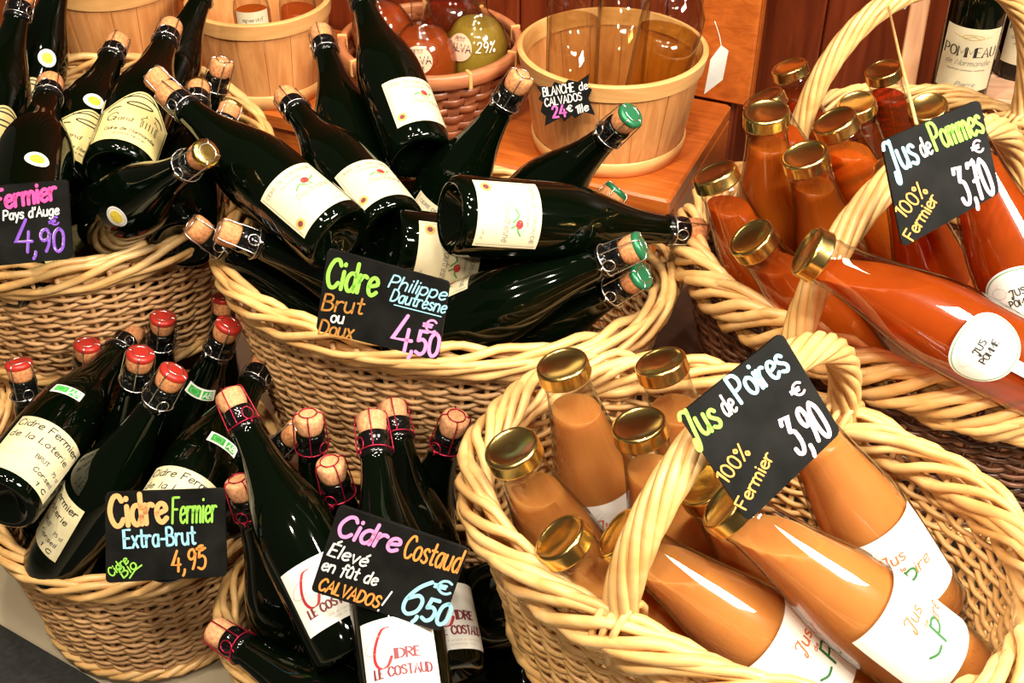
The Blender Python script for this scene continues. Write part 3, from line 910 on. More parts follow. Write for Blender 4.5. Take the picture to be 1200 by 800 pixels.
def make_juice(key, T, B, label, liq, fill=0.213, group=None):
    mw = frame_for(T, B)
    e = empty('juice_bottle', mw)
    tag(e, label, 'bottle', group)
    inst('glass_body', ME['jui'], e)
    inst('screw_lid', ME['lid'], e)
    # the juice: inner shape cut by the level surface
    mb = MB()
    ip = [(max(r - .0032, .002), z + (.003 if z < .004 else 0)) for r, z in JUI[1:]]
    mb.lathe(ip, 40)
    bm = bmesh.new()
    vs = [bm.verts.new(v) for v in mb.v]
    for fc in mb.f:
        bm.faces.new([vs[i] for i in fc])
    bmesh.ops.recalc_face_normals(bm, faces=bm.faces)
    inv = mw.inverted()
    up = (inv.to_3x3() @ Vector((0, 0, 1))).normalized()
    r = bmesh.ops.bisect_plane(bm, geom=bm.verts[:] + bm.edges[:] + bm.faces[:], plane_co=Vector((0, 0, fill)), plane_no=up, clear_outer=True)
    for fc in bm.faces:
        fc.smooth = True
    ed = [x for x in bm.edges if x.is_boundary]
    if ed:
        r2 = bmesh.ops.holes_fill(bm, edges=ed)
        for fc in r2['faces']:
            fc.smooth = False
    me = bpy.data.meshes.new('juice')
    bm.to_mesh(me)
    bm.free()
    me.materials.append(M[liq])
    inst('juice', me, e)
    return e, mw


# ------------------------------------------------------------------ structure: floor, walls, stepped stands
def slab(name, mat, x0, x1, y0, y1, z0, z1, mw=None, b=.004, parent=None):
    mb = MB()
    mb.box(x0, x1, y0, y1, z0, z1, mw, b)
    return mb.build(name, mat, parent, smooth=False)


fl = slab('floor', M['floor'], -2.2, 2.2, -0.4, 3.4, -.04, 0)
tag(fl, kind='structure')

SH_Z = 0.32
P1, P2 = onz(290, 127, SH_Z), onz(785, 236, SH_Z)      # front edge of the back shelf
EX = (P2 - P1); EX.z = 0; EX.normalize()               # along the shelf, to the right
EY = Vector((-EX.y, EX.x, 0))                          # towards the wall
SHM = Matrix(((EX.x, EY.x, 0, P2.x), (EX.y, EY.y, 0, P2.y), (0, 0, 1, 0), (0, 0, 0, 1)))  # origin: front right corner on the floor
SHD = 0.36


def planks(name, mat, x0, x1, y, z0, z1, w, kind=True):
    mb = MB()
    n = max(1, round((x1 - x0) / w))
    for i in range(n):
        a = x0 + (x1 - x0) * i / n
        b = x0 + (x1 - x0) * (i + 1) / n
        mb.box(a + .001, b - .001, y, y + .02, z0, z1, SHM, .004)
    mb.box(x0, x1, y + .019, y + .04, z0, z1, SHM, 0)
    o = mb.build(name, mat, None, smooth=False)
    tag(o, kind='structure')
    return o


planks('wall_back', M['wall'], -2.4, 0.0, SHD + .02, 0, 2.7, .145)
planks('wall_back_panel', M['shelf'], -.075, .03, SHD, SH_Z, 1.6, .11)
planks('wall_right', M['wall'], -0.4, 1.9, SHD + .30, 0, 2.7, .16)

shelf = empty('display_shelf', SHM.copy())
tag(shelf, 'long varnished orange-brown pine shelf under the chip baskets and bucket', 'shelf')
mb = MB(); mb.box(-1.75, 0, 0, SHD, SH_Z - .03, SH_Z, None, .004)
mb.build('shelf_board', M['shelf'], shelf, False)
mb = MB(); mb.box(-1.74, -.012, .012, .03, 0, SH_Z - .03, None, .002)
mb.build('front_board', M['shelf'], shelf, False)
mb = MB(); mb.box(-.012, 0, .03, SHD, 0, SH_Z - .03, None, .002)
mb.build('side_board', M['shelf'], shelf, False)

# ------------------------------------------------------------------ wicker baskets


def outline(a, b, ex, n=720):
    pts = []
    for i in range(n):
        t = 2 * PI * i / n
        c, s = math.cos(t), math.sin(t)
        k = (abs(c) ** ex + abs(s) ** ex) ** (-1 / ex)
        pts.append((a * k * c, b * k * s))
    L = [0]
    for i in range(n):
        p, q = pts[i], pts[(i + 1) % n]
        L.append(L[-1] + math.hypot(q[0] - p[0], q[1] - p[1]))

    def at_s(s):
        s = (s % 1.0) * L[-1]
        lo, hi = 0, n
        while hi - lo > 1:
            m = (lo + hi) // 2
            if L[m] <= s:
                lo = m
            else:
                hi = m
        f = (s - L[lo]) / max(L[lo + 1] - L[lo], 1e-9)
        p, q, r = pts[lo], pts[(lo + 1) % n], pts[lo - 1]
        x, y = p[0] + (q[0] - p[0]) * f, p[1] + (q[1] - p[1]) * f
        nx, ny = q[1] - r[1], -(q[0] - r[0])
        l = math.hypot(nx, ny)
        return x, y, nx / l, ny / l
    return at_s, L[-1]


def basket(label, z0, cx, cy, a, b, th, ex, h, tp, weave='wicker', rim='wicker_rim', foot='wicker_rim', rows=None, handle=None, group=None, rim_r=(.012, .017), strands=9, turns=5, name='wicker_basket', row_r=.0031, rod=.0048):
    th = math.radians(th)
    mw = Matrix.Translation((cx, cy, z0 - h)) @ Matrix.Rotation(th, 4, 'Z')
    e = empty(name, mw)
    tag(e, label, 'basket', group)
    at_s, per = outline(a, b, ex)
    rnd = random.Random(int(cx * 1000))
    Mst = int(per / .030) // 2 * 2
    K = lambda z: tp + (1 - tp) * (z / h) ** 0.9
    z_lo, z_hi = .012, h - .012
    rows = rows or int((z_hi - z_lo) / (row_r * 2.05))
    mb = MB()
    S = Mst * 4
    for j in range(rows):
        z = z_lo + (z_hi - z_lo) * (j + .5) / rows
        k = K(z)
        pts = []
        ph = rnd.uniform(-.001, .001)
        for i in range(S):
            x, y, nx, ny = at_s(i / S)
            o = .0040 * math.cos(PI * (i / 4 + j))
            zz = z + .0016 * math.cos(2 * PI * (i / 8) + PI * j * .5) + ph
            pts.append((x * k + nx * o, y * k + ny * o, zz))
        mb.tube(pts, row_r * rnd.uniform(.88, 1.06), 6, closed=True)
    mb.build('weave', M[weave], e)
    mb = MB()
    for i in range(Mst):
        x, y, nx, ny = at_s(i / Mst)
        mb.tube([(x * K(z), y * K(z), z) for z in (.004, h * .33, h * .66, h)], .0034, 5)
    mb.build('stakes', M[weave], e)
    # rope-like border of willow rods laid round the top
    mb = MB()
    n = int(per / .013)
    for s in range(strands):
        pts = []
        for i in range(n):
            f = i / n
            x, y, nx, ny = at_s(f)
            an = 2 * PI * s / strands + 2 * PI * turns * f + .35 * math.sin(2 * PI * (f * 6 + s * .29))
            wob = 1 + .16 * math.sin(2 * PI * (f * 9 + s * .37)) + .10 * math.sin(2 * PI * (f * 23 + s * .61))
            ro = rim_r[0] * math.cos(an) * wob
            pts.append((x + nx * ro, y + ny * ro, h + rim_r[1] * math.sin(an) * wob))
        rr = rod * rnd.uniform(.9, 1.1)
        mb.tube(pts, [rr * (1 + .12 * math.sin(2 * PI * (i / n * 5 + s * .3))) for i in range(n)], 8, closed=True)
    mb.build('rim', M[rim], e)
    mb = MB()
    k = K(.008)
    n = int(per / .02)
    for s in range(4):
        pts = []
        for i in range(n):
            f = i / n
            x, y, nx, ny = at_s(f)
            an = 2 * PI * s / 4 + 2 * PI * 9 * f
            pts.append((x * k + nx * (.004 + .006 * math.cos(an)), y * k + ny * (.004 + .006 * math.cos(an)), .011 + .006 * math.sin(an)))
        mb.tube(pts, .0048, 6, closed=True)
    mb.build('foot_border', M[foot], e)
    mb = MB()
    ring = [at_s(i / 48) for i in range(48)]
    mb.prism([(x * k, y * k, .009) for x, y, _, _ in ring], [(x * k, y * k, .003) for x, y, _, _ in ring])
    mb.build('base', M[weave], e, False)
    if handle:
        F, B, hh, r0, tw = handle
        inv = mw.inverted()
        p0 = inv @ Vector((F[0], F[1], z0)); p1 = inv @ Vector((B[0], B[1], z0))
        mid = (p0 + p1) / 2
        ax = (p1 - p0) / 2
        path = []
        N = 64
        for i in range(N + 1):
            t = PI * i / N
            c, s = math.cos(t), math.sin(t)
            path.append(mid - ax * (abs(c) ** .85 * (1 if c > 0 else -1)) + Vector((0, 0, hh * s ** .9)))
        d = Vector((0, 0, -.014))
        path = [p0 + d * 3 * 1.0 - ax * 0.0, p0 + d] + path[1:-1] + [p1 + d, p1 + d * 3]
        sd = ax.cross(Vector((0, 0, 1))).normalized()
        mb = MB()
        ns = 8
        for s in range(ns):
            pts = []
            for i, p in enumerate(path):
                q = path[min(i + 1, len(path) - 1)] - path[max(i - 1, 0)]
                q.normalize()
                nn = sd.cross(q).normalized()
                an = 2 * PI * s / ns + tw * 2 * PI * i / len(path)
                pts.append(p + sd * (r0 * math.cos(an)) + nn * (r0 * .78 * math.sin(an)))
            mb.tube(pts, r0 * .42, 7)
        H = mb.build('handle', M[rim], e)
        # a few rods of the handle are wrapped round the border at each end
        for q in (p0, p1):
            mb = MB()
            for k2 in range(3):
                pts = []
                for i in range(15):
                    t = 2 * PI * i / 14
                    pts.append(q + sd * (-.010 + .010 * k2 + .002 * math.sin(t)) + ax.normalized() * ((rim_r[0] + .009) * math.cos(t)) + Vector((0, 0, (rim_r[1] + .008) * math.sin(t))))
                mb.tube(pts, .0036, 6, closed=False)
            mb.build('handle_binding', M[rim], H)
    return e, mw


bk_pear, MW_PEAR = basket('large oval honey-coloured wicker basket holding the pear juice bottles', .507, .214, .808, .265, .18, -32, 2.3, .20, .82,
                          weave='wicker_weave_pear', handle=((.091, .687), (.335, .946), .162, .0125, 2.0), rim_r=(.014, .0205), turns=5, strands=11, rod=.0052)
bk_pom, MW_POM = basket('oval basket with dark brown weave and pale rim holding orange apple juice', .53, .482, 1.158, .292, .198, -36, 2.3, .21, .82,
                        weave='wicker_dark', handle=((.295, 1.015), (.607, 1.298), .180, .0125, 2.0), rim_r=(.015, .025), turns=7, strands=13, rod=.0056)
bk_cen, MW_CEN = basket('wide shallow wicker basket in the centre with bottles lying crosswise', .488, -.084, 1.266, .276, .195, -14, 2.2, .25, .82, rim_r=(.012, .019), turns=3)
bk_left, MW_LEFT = basket('wicker basket at top left with yellow-labelled cider bottles', .48, -.62, 1.53, .30, .26, -60, 2.2, .20, .84, rim_r=(.012, .019), turns=3)
bk_small, MW_SMALL = basket('round wicker basket at bottom left holding organic cider behind its slate', .22, -.492, 1.165, .195, .18, -75, 2.0, .21, .82, rim_r=(.011, .016), turns=3)
bk_cost, MW_COST = basket('low wicker basket at bottom centre full of red-wired cider bottles', .225, -.125, .925, .205, .16, -10, 2.0, .205, .82, rim_r=(.011, .017), turns=3)
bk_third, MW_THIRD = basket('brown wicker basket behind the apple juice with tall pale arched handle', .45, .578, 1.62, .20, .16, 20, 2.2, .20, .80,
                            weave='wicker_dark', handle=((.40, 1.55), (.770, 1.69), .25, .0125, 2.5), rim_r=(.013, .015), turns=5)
bk_edge, MW_EDGE = basket('wicker basket cut by the left edge of the photo', .23, -.835, 1.29, .14, .14, 0, 2.0, .20, .80, rim_r=(.011, .017), turns=3)

# plinths that carry the raised baskets
for (mwb, zz, x0, x1, y0, y1, lab) in ((MW_PEAR, .307, -.12, .16, -.11, .11, 'dark wooden stand under the pear juice basket'), (MW_POM, .32, -.36, .21, -.10, .15, 'dark wooden stand under the apple juice basket'),
                                       (MW_CEN, .238, -.18, .18, -.10, .12, 'dark wooden stand under the wide central basket'), (MW_LEFT, .28, -.16, .14, -.13, .15, 'dark wooden stand under the top left basket'),
                                       (MW_THIRD, .25, -.13, .14, -.10, .11, 'dark wooden stand under the basket with the tall arched handle')):
    t = mwb.copy()
    t.translation.z = 0
    e = empty('display_stand', t)
    tag(e, lab, 'stand')
    mb = MB(); mb.box(x0, x1, y0, y1, zz - .022, zz - .0005, None, .003)
    mb.build('top_board', M['plinth'], e, False)
    mb = MB(); mb.box(x0 + .012, x1 - .012, y0 + .012, y1 - .012, 0, zz - .022, None, .003)
    mb.build('carcass', M['plinth'], e, False)

# ------------------------------------------------------------------ chip-wood buckets and splint basket on the shelf


def chip_bucket(cx, cy, rt, rb, h, label, staves=16):
    mw = Matrix.Translation((cx, cy, SH_Z + .0005)) @ Matrix.Rotation(.2, 4, 'Z')
    e = empty('wooden_bucket', mw)
    tag(e, label, 'bucket')
    R = lambda z: rb + (rt - rb) * z / h
    mb = MB()
    for i in range(staves):
        a0 = 2 * PI * (i + .008) / staves
        a1 = 2 * PI * (i + .992) / staves
        base = len(mb.v)
        off = .0007 if i % 2 else 0
        for z in (.002, h):
            for t in (0, -.003):
                for k in range(5):
                    a = a0 + (a1 - a0) * k / 4
                    r = R(z) + t + off
                    mb.v.append((r * math.cos(a), r * math.sin(a), z))
        o = lambda zi, ti, k: base + zi * 10 + ti * 5 + k
        for k in range(4):
            mb.f.append((o(0, 0, k), o(0, 0, k + 1), o(1, 0, k + 1), o(1, 0, k)))
            mb.f.append((o(0, 1, k + 1), o(0, 1, k), o(1, 1, k), o(1, 1, k + 1)))
            mb.f.append((o(1, 0, k), o(1, 0, k + 1), o(1, 1, k + 1), o(1, 1, k)))
        mb.f.append((o(0, 0, 0), o(1, 0, 0), o(1, 1, 0), o(0, 1, 0)))
        mb.f.append((o(0, 0, 4), o(0, 1, 4), o(1, 1, 4), o(1, 0, 4)))
    mb.build('staves', M['chip'], e, False)

    def hoop(z0, z1, t):
        m = MB()
        pr = [(R(z0) + .002, z0), (R(z0) + .002 + t, z0 + .001), (R(z1) + .002 + t, z1 - .002), (R(z1) + .001, z1), (R(z1) - .003 - t * .5, z1), (R(z1) - .0035 - t * .5, z1 - .002), (R(z0) - .0035 - t * .5, z0 + .001), (R(z0) + .002, z0)]
        for p, q in zip(pr, pr[1:]):
            m.lathe([p, q], 56, False, False)
        return m
    hoop(h - .026, h + .003, .0024).build('rim_hoop', M['chip_rim'], e)
    m = MB()
    m.lathe([(R(.002) + .0015, .0), (R(.002) + .0045, .001), (R(.026) + .0045, .025), (R(.026) + .0015, .027)], 56, False, False)
    m.build('foot_hoop', M['chip_rim'], e)
    m = MB()
    m.lathe([(rb - .004, .004), (rb - .004, .010)], 40)
    m.build('base', M['chip'], e, False)
    return e


pD = onz(712, 165, SH_Z); pB = onz(316, 98, SH_Z); pA = onz(150, 66, SH_Z); pC = onz(508, 128, SH_Z)
chip_bucket(pD.x, pD.y, .150, .122, .172, 'largest pale chip-wood bucket, holding clear tall bottles, black star card in front')
chip_bucket(pB.x, pB.y, .124, .103, .165, 'pale chip-wood bucket with two labelled bottles, between the other bucket and the woven basket')
chip_bucket(pA.x, pA.y, .118, .098, .165, 'pale chip-wood bucket at the top left behind the yellow-labelled bottles')


def splint_basket(cx, cy, rt, rb, h, label):
    e = empty("splint_basket", Matrix.Translation((cx, cy, SH_Z + .0005)))
    tag(e, label, 'basket')
    n, rows = 30, 7
    R = lambda z: rb + (rt - rb) * (z / h) ** .8
    mb = MB()
    for j in range(rows):
        z0 = .006 + (h - .02) * j / rows
        z1 = .006 + (h - .02) * (j + .9) / rows
        base = len(mb.v)
        S = n * 4
        for i in range(S):
            a = 2 * PI * i / S
            o = .0035 * math.cos(PI * (i / 4 + j))
            for z in (z0, z1):
                for t in (0, -.0018):
                    r = R(z) + o + t
                    mb.v.append((r * math.cos(a), r * math.sin(a), z))
        for i in range(S):
            p, q = base + 4 * i, base + 4 * ((i + 1) % S)
            mb.f.append((p, q, q + 2, p + 2)); mb.f.append((p + 1, p + 3, q + 3, q + 1)); mb.f.append((p + 2, q + 2, q + 3, p + 3)); mb.f.append((p, p + 1, q + 1, q))
    mb.build('weave', M['splint'], e)
    mb = MB()
    for i in range(n):
        a = 2 * PI * i / n
        w = .35 * 2 * PI / n
        base = len(mb.v)
        for z in (.003, h * .5, h):
            for da in (-w, w):
                r = R(z) - .0006
                mb.v.append((r * math.cos(a + da), r * math.sin(a + da), z))
                mb.v.append(((r - .0016) * math.cos(a + da), (r - .0016) * math.sin(a + da), z))
        for k in range(2):
            p = base + 4 * k
            mb.f.append((p, p + 2, p + 6, p + 4)); mb.f.append((p + 1, p + 5, p + 7, p + 3)); mb.f.append((p, p + 4, p + 5, p + 1)); mb.f.append((p + 2, p + 3, p + 7, p + 6))
    mb.build('uprights', M['splint'], e, False)
    mb = MB()
    mb.lathe([(R(h) + .002, h - .024), (R(h) + .006, h - .022), (R(h) + .007, h - .002), (R(h) + .003, h + .001), (R(h) - .005, h + .001), (R(h) - .007, h - .004), (R(h) - .006, h - .022), (R(h) - .003, h - .024)], 56, False, False)
    Rm = mb.build('rim_band', M['splint_rim'], e)
    for i in range(9):
        mb = MB()
        a = 2 * PI * i / 9 + .3
        t = Matrix.Rotation(a, 4, 'Z')
        mb.box(R(h) - .008, R(h) + .0085, -.003, .003, h - .026, h + .003, t, .001)
        mb.build('rim_lashing', M['chip_rim'], Rm, False)
    mb = MB()
    mb.lathe([(rb - .003, .003), (rb - .003, .008)], 40)
    mb.build('base', M['splint'], e, False)
    return e


splint_basket(pC.x, pC.y, .152, .122, .135, 'reddish woven splint basket holding round spirit flasks on the shelf')

# ------------------------------------------------------------------ bottles on the shelf


def lathe_bottle(name, label, base, lean, prof, body_mat, liquid=None, fill=.12, group=None, top=None, wall=.003):
    """upright bottle of turned outline: glass, its filling, stopper"""
    z = Vector(lean).normalized()
    v = (CAM - base)
    x = (v - z * v.dot(z)).normalized()
    y = z.cross(x)
    mw = Matrix(((x.x, y.x, z.x, base.x), (x.y, y.y, z.y, base.y), (x.z, y.z, z.z, base.z), (0, 0, 0, 1)))
    e = empty(name, mw)
    tag(e, label, 'bottle', group)
    mb = MB(); mb.lathe(prof, 36)
    mb.build('glass_body', body_mat, e)
    if liquid:
        ip = []
        for (r, zz) in prof:
            if zz <= fill:
                ip.append((max(r - wall, .002), zz + (.004 if zz < .004 else 0)))
        r_f = None
        for (r0, z0), (r1, z1) in zip(prof, prof[1:]):
            if z0 <= fill <= z1 and z1 > z0:
                r_f = r0 + (r1 - r0) * (fill - z0) / (z1 - z0)
        if r_f and ip[-1][1] < fill - 1e-4:
            ip.append((max(r_f - wall, .002), fill))
        mb = MB(); mb.lathe(ip, 36)
        mb.build('filling', M[liquid], e)
    if top:
        mb = MB(); mb.lathe(top[0], 24)
        mb.build('stopper', M[top[1]], e)
    return e, mw


def gmap(r, zc, phi, eps=.0006):
    def f(u, v):
        an = phi + u / r
        return Vector(((r + eps) * math.cos(an), (r + eps) * math.sin(an), zc + v))
    return f


TALL = [(.036, .0), (.041, .003), (.0425, .012), (.0425, .255), (.039, .272), (.026, .292), (.016, .310), (.0145, .345), (.0165, .347), (.0165, .356), (.0145, .358)]
b0 = pD + Vector((-.066, -.035, .011))
lathe_bottle('spirit_bottle', 'tall clear glass bottle with water-clear spirit, nearest the black star card', b0, (.0, .02, 1), TALL, M['glass_grey'], 'clear_spirit', .22, top=([(.0135, .35), (.0135, .375)], 'cork'))
lathe_bottle('spirit_bottle', 'tall clear bottle of pale spirit in the middle of the big chip-wood bucket', pD + Vector((.015, .035, .011)), (.02, .03, 1), TALL, M['glass_grey'], 'clear_spirit', .235, top=([(.0135, .35), (.0135, .375)], 'cork'))
BULB = [(.036, .0), (.042, .003), (.044, .012), (.046, .12), (.049, .175), (.051, .215), (.049, .240), (.036, .265), (.020, .282), (.0155, .30), (.0150, .33), (.017, .332), (.017, .342), (.015, .344)]
e, mw = lathe_bottle('spirit_bottle', 'leaning clear bottle of pale gold spirit beside the white tag', pD + Vector((.045, -.045, .011)), (.20, .06, 1), BULB, M['glass_grey'], 'gold_spirit', .205, top=([(.0140, .335), (.0140, .365)], 'cork'))
SLIM = [(.026, .0), (.031, .003), (.032, .010), (.032, .150), (.029, .168), (.018, .190), (.013, .205), (.0125, .24), (.0145, .242), (.0145, .25), (.012, .252)]
e, mw = lathe_bottle('aperitif_bottle', 'small bottle with cream printed label in the chip-wood bucket', pB + Vector((-.005, -.046, .011)), (0, 0, 1), SLIM, M['glass'], 'apple_light', .15, top=([(.0125, .244), (.0125, .27)], 'cork'))
L = paper('label', gmap(.032, .115, 0), lambda u: .045, lambda u: -.032, .060, M['cream_paper'], e)
write('lettering', gmap(.032, .115, 0, .0009), [('unique de pomme', -.028, .010, .056, .007, .0009, 0), ('aperitif', -.018, .028, .036, .006, .0008, 0)], M['ink'], L, .4, True)
e, mw = lathe_bottle('aperitif_bottle', 'small clear bottle of pale orange drink beside the labelled one in the bucket', pB + Vector((.062, -.012, .011)), (.05, 0, 1), SLIM, M['glass'], 'calva_orange', .14, top=([(.0125, .244), (.0125, .27)], 'cork'))
e, mw = lathe_bottle('aperitif_bottle', 'amber bottle standing in the top left chip-wood bucket', pA + Vector((0, -.02, .011)), (0, 0, 1), SLIM, M['glass'], 'amber', .16, top=([(.0125, .244), (.0125, .27)], 'cork'))
lathe_bottle('aperitif_bottle', 'amber bottle behind another in the top left chip-wood bucket', pA + Vector((.058, .02, .011)), (.1, 0, 1), SLIM, M['glass'], 'amber', .16, top=([(.0125, .244), (.0125, .27)], 'cork'))

FLASK = [(.030, .0), (.040, .003), (.050, .018), (.0555, .045), (.056, .065), (.052, .088), (.042, .108), (.028, .122), (.019, .131), (.0165, .142), (.0165, .172), (.019, .174), (.019, .184), (.016, .186)]
fl1 = pC + Vector((-.006, -.070, .062))
e, mw = lathe_bottle('spirit_flask', 'round flask of amber spirit with pale round CALVA label', fl1, (-.02, .05, 1), FLASK, M['glass'], 'calva_orange', .112, top=([(.0155, .178), (.0155, .205)], 'cork'))
fz = lambda eps, phi: (lambda u, v: Vector(((prof_lin(FLASK, .084 + v) + eps) * math.cos(phi + u / .056), (prof_lin(FLASK, .084 + v) + eps) * math.sin(phi + u / .056), .084 + v)))


def prof_lin(prof, z):
    for (r0, z0), (r1, z1) in zip(prof, prof[1:]):
        if z0 <= z <= z1 and z1 > z0:
            return r0 + (r1 - r0) * (z - z0) / (z1 - z0)
    return prof[-1][0]


M['pink_paper'] = simple('faded_pink_label_paper', (0.74, 0.42, 0.28), 0.6)
ph = -.22
L = disc('label', fz(.0006, ph), .027, .022, M['pink_paper'], e)
write('lettering', fz(.0011, ph), [('CALVA', -.024, -.005, .048, .0115, .0018, 0), ('PETIT', -.011, .011, .022, .0055, .0009, 0), ('DOMAINE', -.012, -.0135, .024, .0045, .0008, 0)], M['ink'], L)
e, mw = lathe_bottle('spirit_flask', 'round flask of green-gold spirit marked 29% beside the CALVA flask', pC + Vector((.078, -.030, .062)), (.03, .05, 1), FLASK, M['glass'], 'calva_green', .114, top=([(.0155, .178), (.0155, .205)], 'cork'))
L = disc('label', fz(.0006, -.62), .026, .022, M['pink_paper'], e)
write('lettering', fz(.0011, -.62), [('CALVA', -.024, -.005, .048, .0115, .0018, 0), ('PETIT', -.011, .011, .022, .0055, .0009, 0)], M['ink'], L)
write('chalk_writing', fz(.0011, .28), [('29%', -.018, -.004, .036, .016, .0016, .2)], M['chalk_white'], e)
lathe_bottle('spirit_flask', 'dark amber flask behind the CALVA flasks in the splint basket', pC + Vector((.035, .075, .062)), (0, 0, 1), FLASK, M['glass'], 'amber', .112, top=([(.0155, .178), (.0155, .205)], 'cork'))
e, mw = lathe_bottle('spirit_flask', 'amber flask with green square label at the left of the splint basket', pC + Vector((-.072, .030, .062)), (-.18, 0, 1), FLASK, M['glass'], 'calva_orange', .112, top=([(.0155, .178), (.0155, .205)], 'cork'))
L = paper('label', fz(.0006, -.3), lambda u: .018, lambda u: -.016, .032, M['leaf_ink'], e, 12, 8)
write('lettering', fz(.0011, -.3), [('CIDRE', -.012, .008, .024, .006, .0009, 0), ('DOUX', -.012, -.003, .024, .006, .0009, 0)], M['chalk_lime'], L)

# white tag hanging from the leaning bottle on a thread
tq = pD + Vector((.168, -.03, .155))
e = empty('paper_tag', Matrix.Translation(tq) @ Matrix.Rotation(.45, 4, 'Z') @ Matrix.Rotation(.12, 4, 'X'))
tag(e, 'blank white paper tag hanging at the rim of the largest chip-wood bucket', 'tag')
mb = MB(); mb.prism([(-.016, -.0004, .012), (.0, -.0004, .035), (.016, -.0004, .022), (.016, -.0004, -.032), (-.016, -.0004, -.052)], [(-.016, .0004, .012), (.0, .0004, .035), (.016, .0004, .022), (.016, .0004, -.032), (-.016, .0004, -.052)])
mb.build('card', M['white_paper'], e, False)
mb = MB(); mb.tube(catmull([(0, 0, .033), (-.004, .004, .050), (-.014, .010, .075)], 4), .0007, 5)
mb.build('thread', M['white_paper'], e)

# ------------------------------------------------------------------ pommeau bottles on the pale wooden table
TB_Z = .42
tbl = empty('side_table', Matrix.Translation((.86, 1.86, 0)) @ Matrix.Rotation(-.12, 4, 'Z'))
tag(tbl, 'pale rough wooden table carrying the two cream-labelled bottles', 'table')
mb = MB()
for i in range(3):
    mb.box(-.12, .34, -.13 + .09 * i, -.042 + .09 * i, TB_Z - .032, TB_Z, None, .004)
mb.build('table_top', M['table'], tbl, False)
for sx in (-.08, .30):
    for sy in (-.10, .11):
        mb = MB(); mb.box(sx - .02, sx + .02, sy - .02, sy + .02, 0, TB_Z - .032, None, .003)
        mb.build('leg', M['post'], tbl, False)


def pommeau(px, py, label, ph):
    base = onz(px, py, TB_Z)
    v = CAM - base; v.z = 0; v.normalize()
    w = Vector((0, 0, 1)).cross(v)
    mw = Matrix(((v.x, w.x, 0, base.x), (v.y, w.y, 0, base.y), (0, 0, 1, base.z), (0, 0, 0, 1)))
    e = empty('pommeau_bottle', mw)
    tag(e, label, 'bottle', 'pommeau bottles on the table')
    pr = [(.038, .0), (.043, .003), (.0445, .012), (.0445, .17), (.042, .188), (.030, .212), (.018, .232), (.0155, .26), (.0155, .29), (.0175, .292), (.0175, .30), (.015, .302)]
    mb = MB(); mb.lathe(pr, 36)
    mb.build('glass_body', M['dark_glass'], e)
    mb = MB(); mb.lathe([(.0162, .235), (.0168, .26), (.0168, .30), (.018, .301), (.018, .308), (.015, .310)], 24)
    mb.build('capsule', M['neck_band'], e)
    L = paper('label', gmap(.0445, .082, ph), lambda u: .052, lambda u: -.052 , .094, M['cream_paper'], e)
    g = gmap(.0445, .082, ph, .001)
    write('title_lettering', g, [('POMMEAU', -.042, .006, .084, .0155, .0022, 0)], M['ink'], L, .6, True)
    write('script_lettering', g, [('de Normandie', -.036, -.0085, .072, .0085, .0009, .3), ('Pierre', -.012, -.044, .030, .0075, .0009, .3)], M['grey_ink'], L)
    write('small_lettering', g, [('appellation pommeau controlee', -.030, -.0175, .060, .0026, .0005, 0)], M['grey_ink'], L)
    strokes('flourish', g, [catmull([(-.030, .040), (-.012, .036), (0, .040), (.012, .036), (.030, .040)], 3), [(.016 * math.cos(2 * PI * k / 18), .038 + .004 * math.sin(2 * PI * k / 18)) for k in range(19)]], .0008, M['gold_ink'], L)
    return e


pommeau(1121, 112, 'dark POMMEAU bottle with cream label standing inside the tall basket arch', .10)
pommeau(1193, 84, 'dark POMMEAU bottle at the right edge, behind the other one', .25)

# slanted pine batten leaning on the wall behind the arch
q0, q1 = at(1058, 118, 2.06), at(1086, -40, 2.02)
dv = (q1 - q0).normalized()
mwp = Matrix.Translation(q0) @ dv.to_track_quat('Z', 'Y').to_matrix().to_4x4()
post = empty('wooden_batten', mwp)
tag(post, 'slanting pale pine batten behind the arched basket handle', 'batten')
mb = MB(); mb.box(-.015, .015, -.012, .012, -.33, .45, None, .002)
mb.build('batten_face', M['post'], post, False)
mb = MB(); mb.box(-.035, .035, -.014, .014, -.355, -.33, None, .002)
mb.build('foot_block', M['post'], post, False)

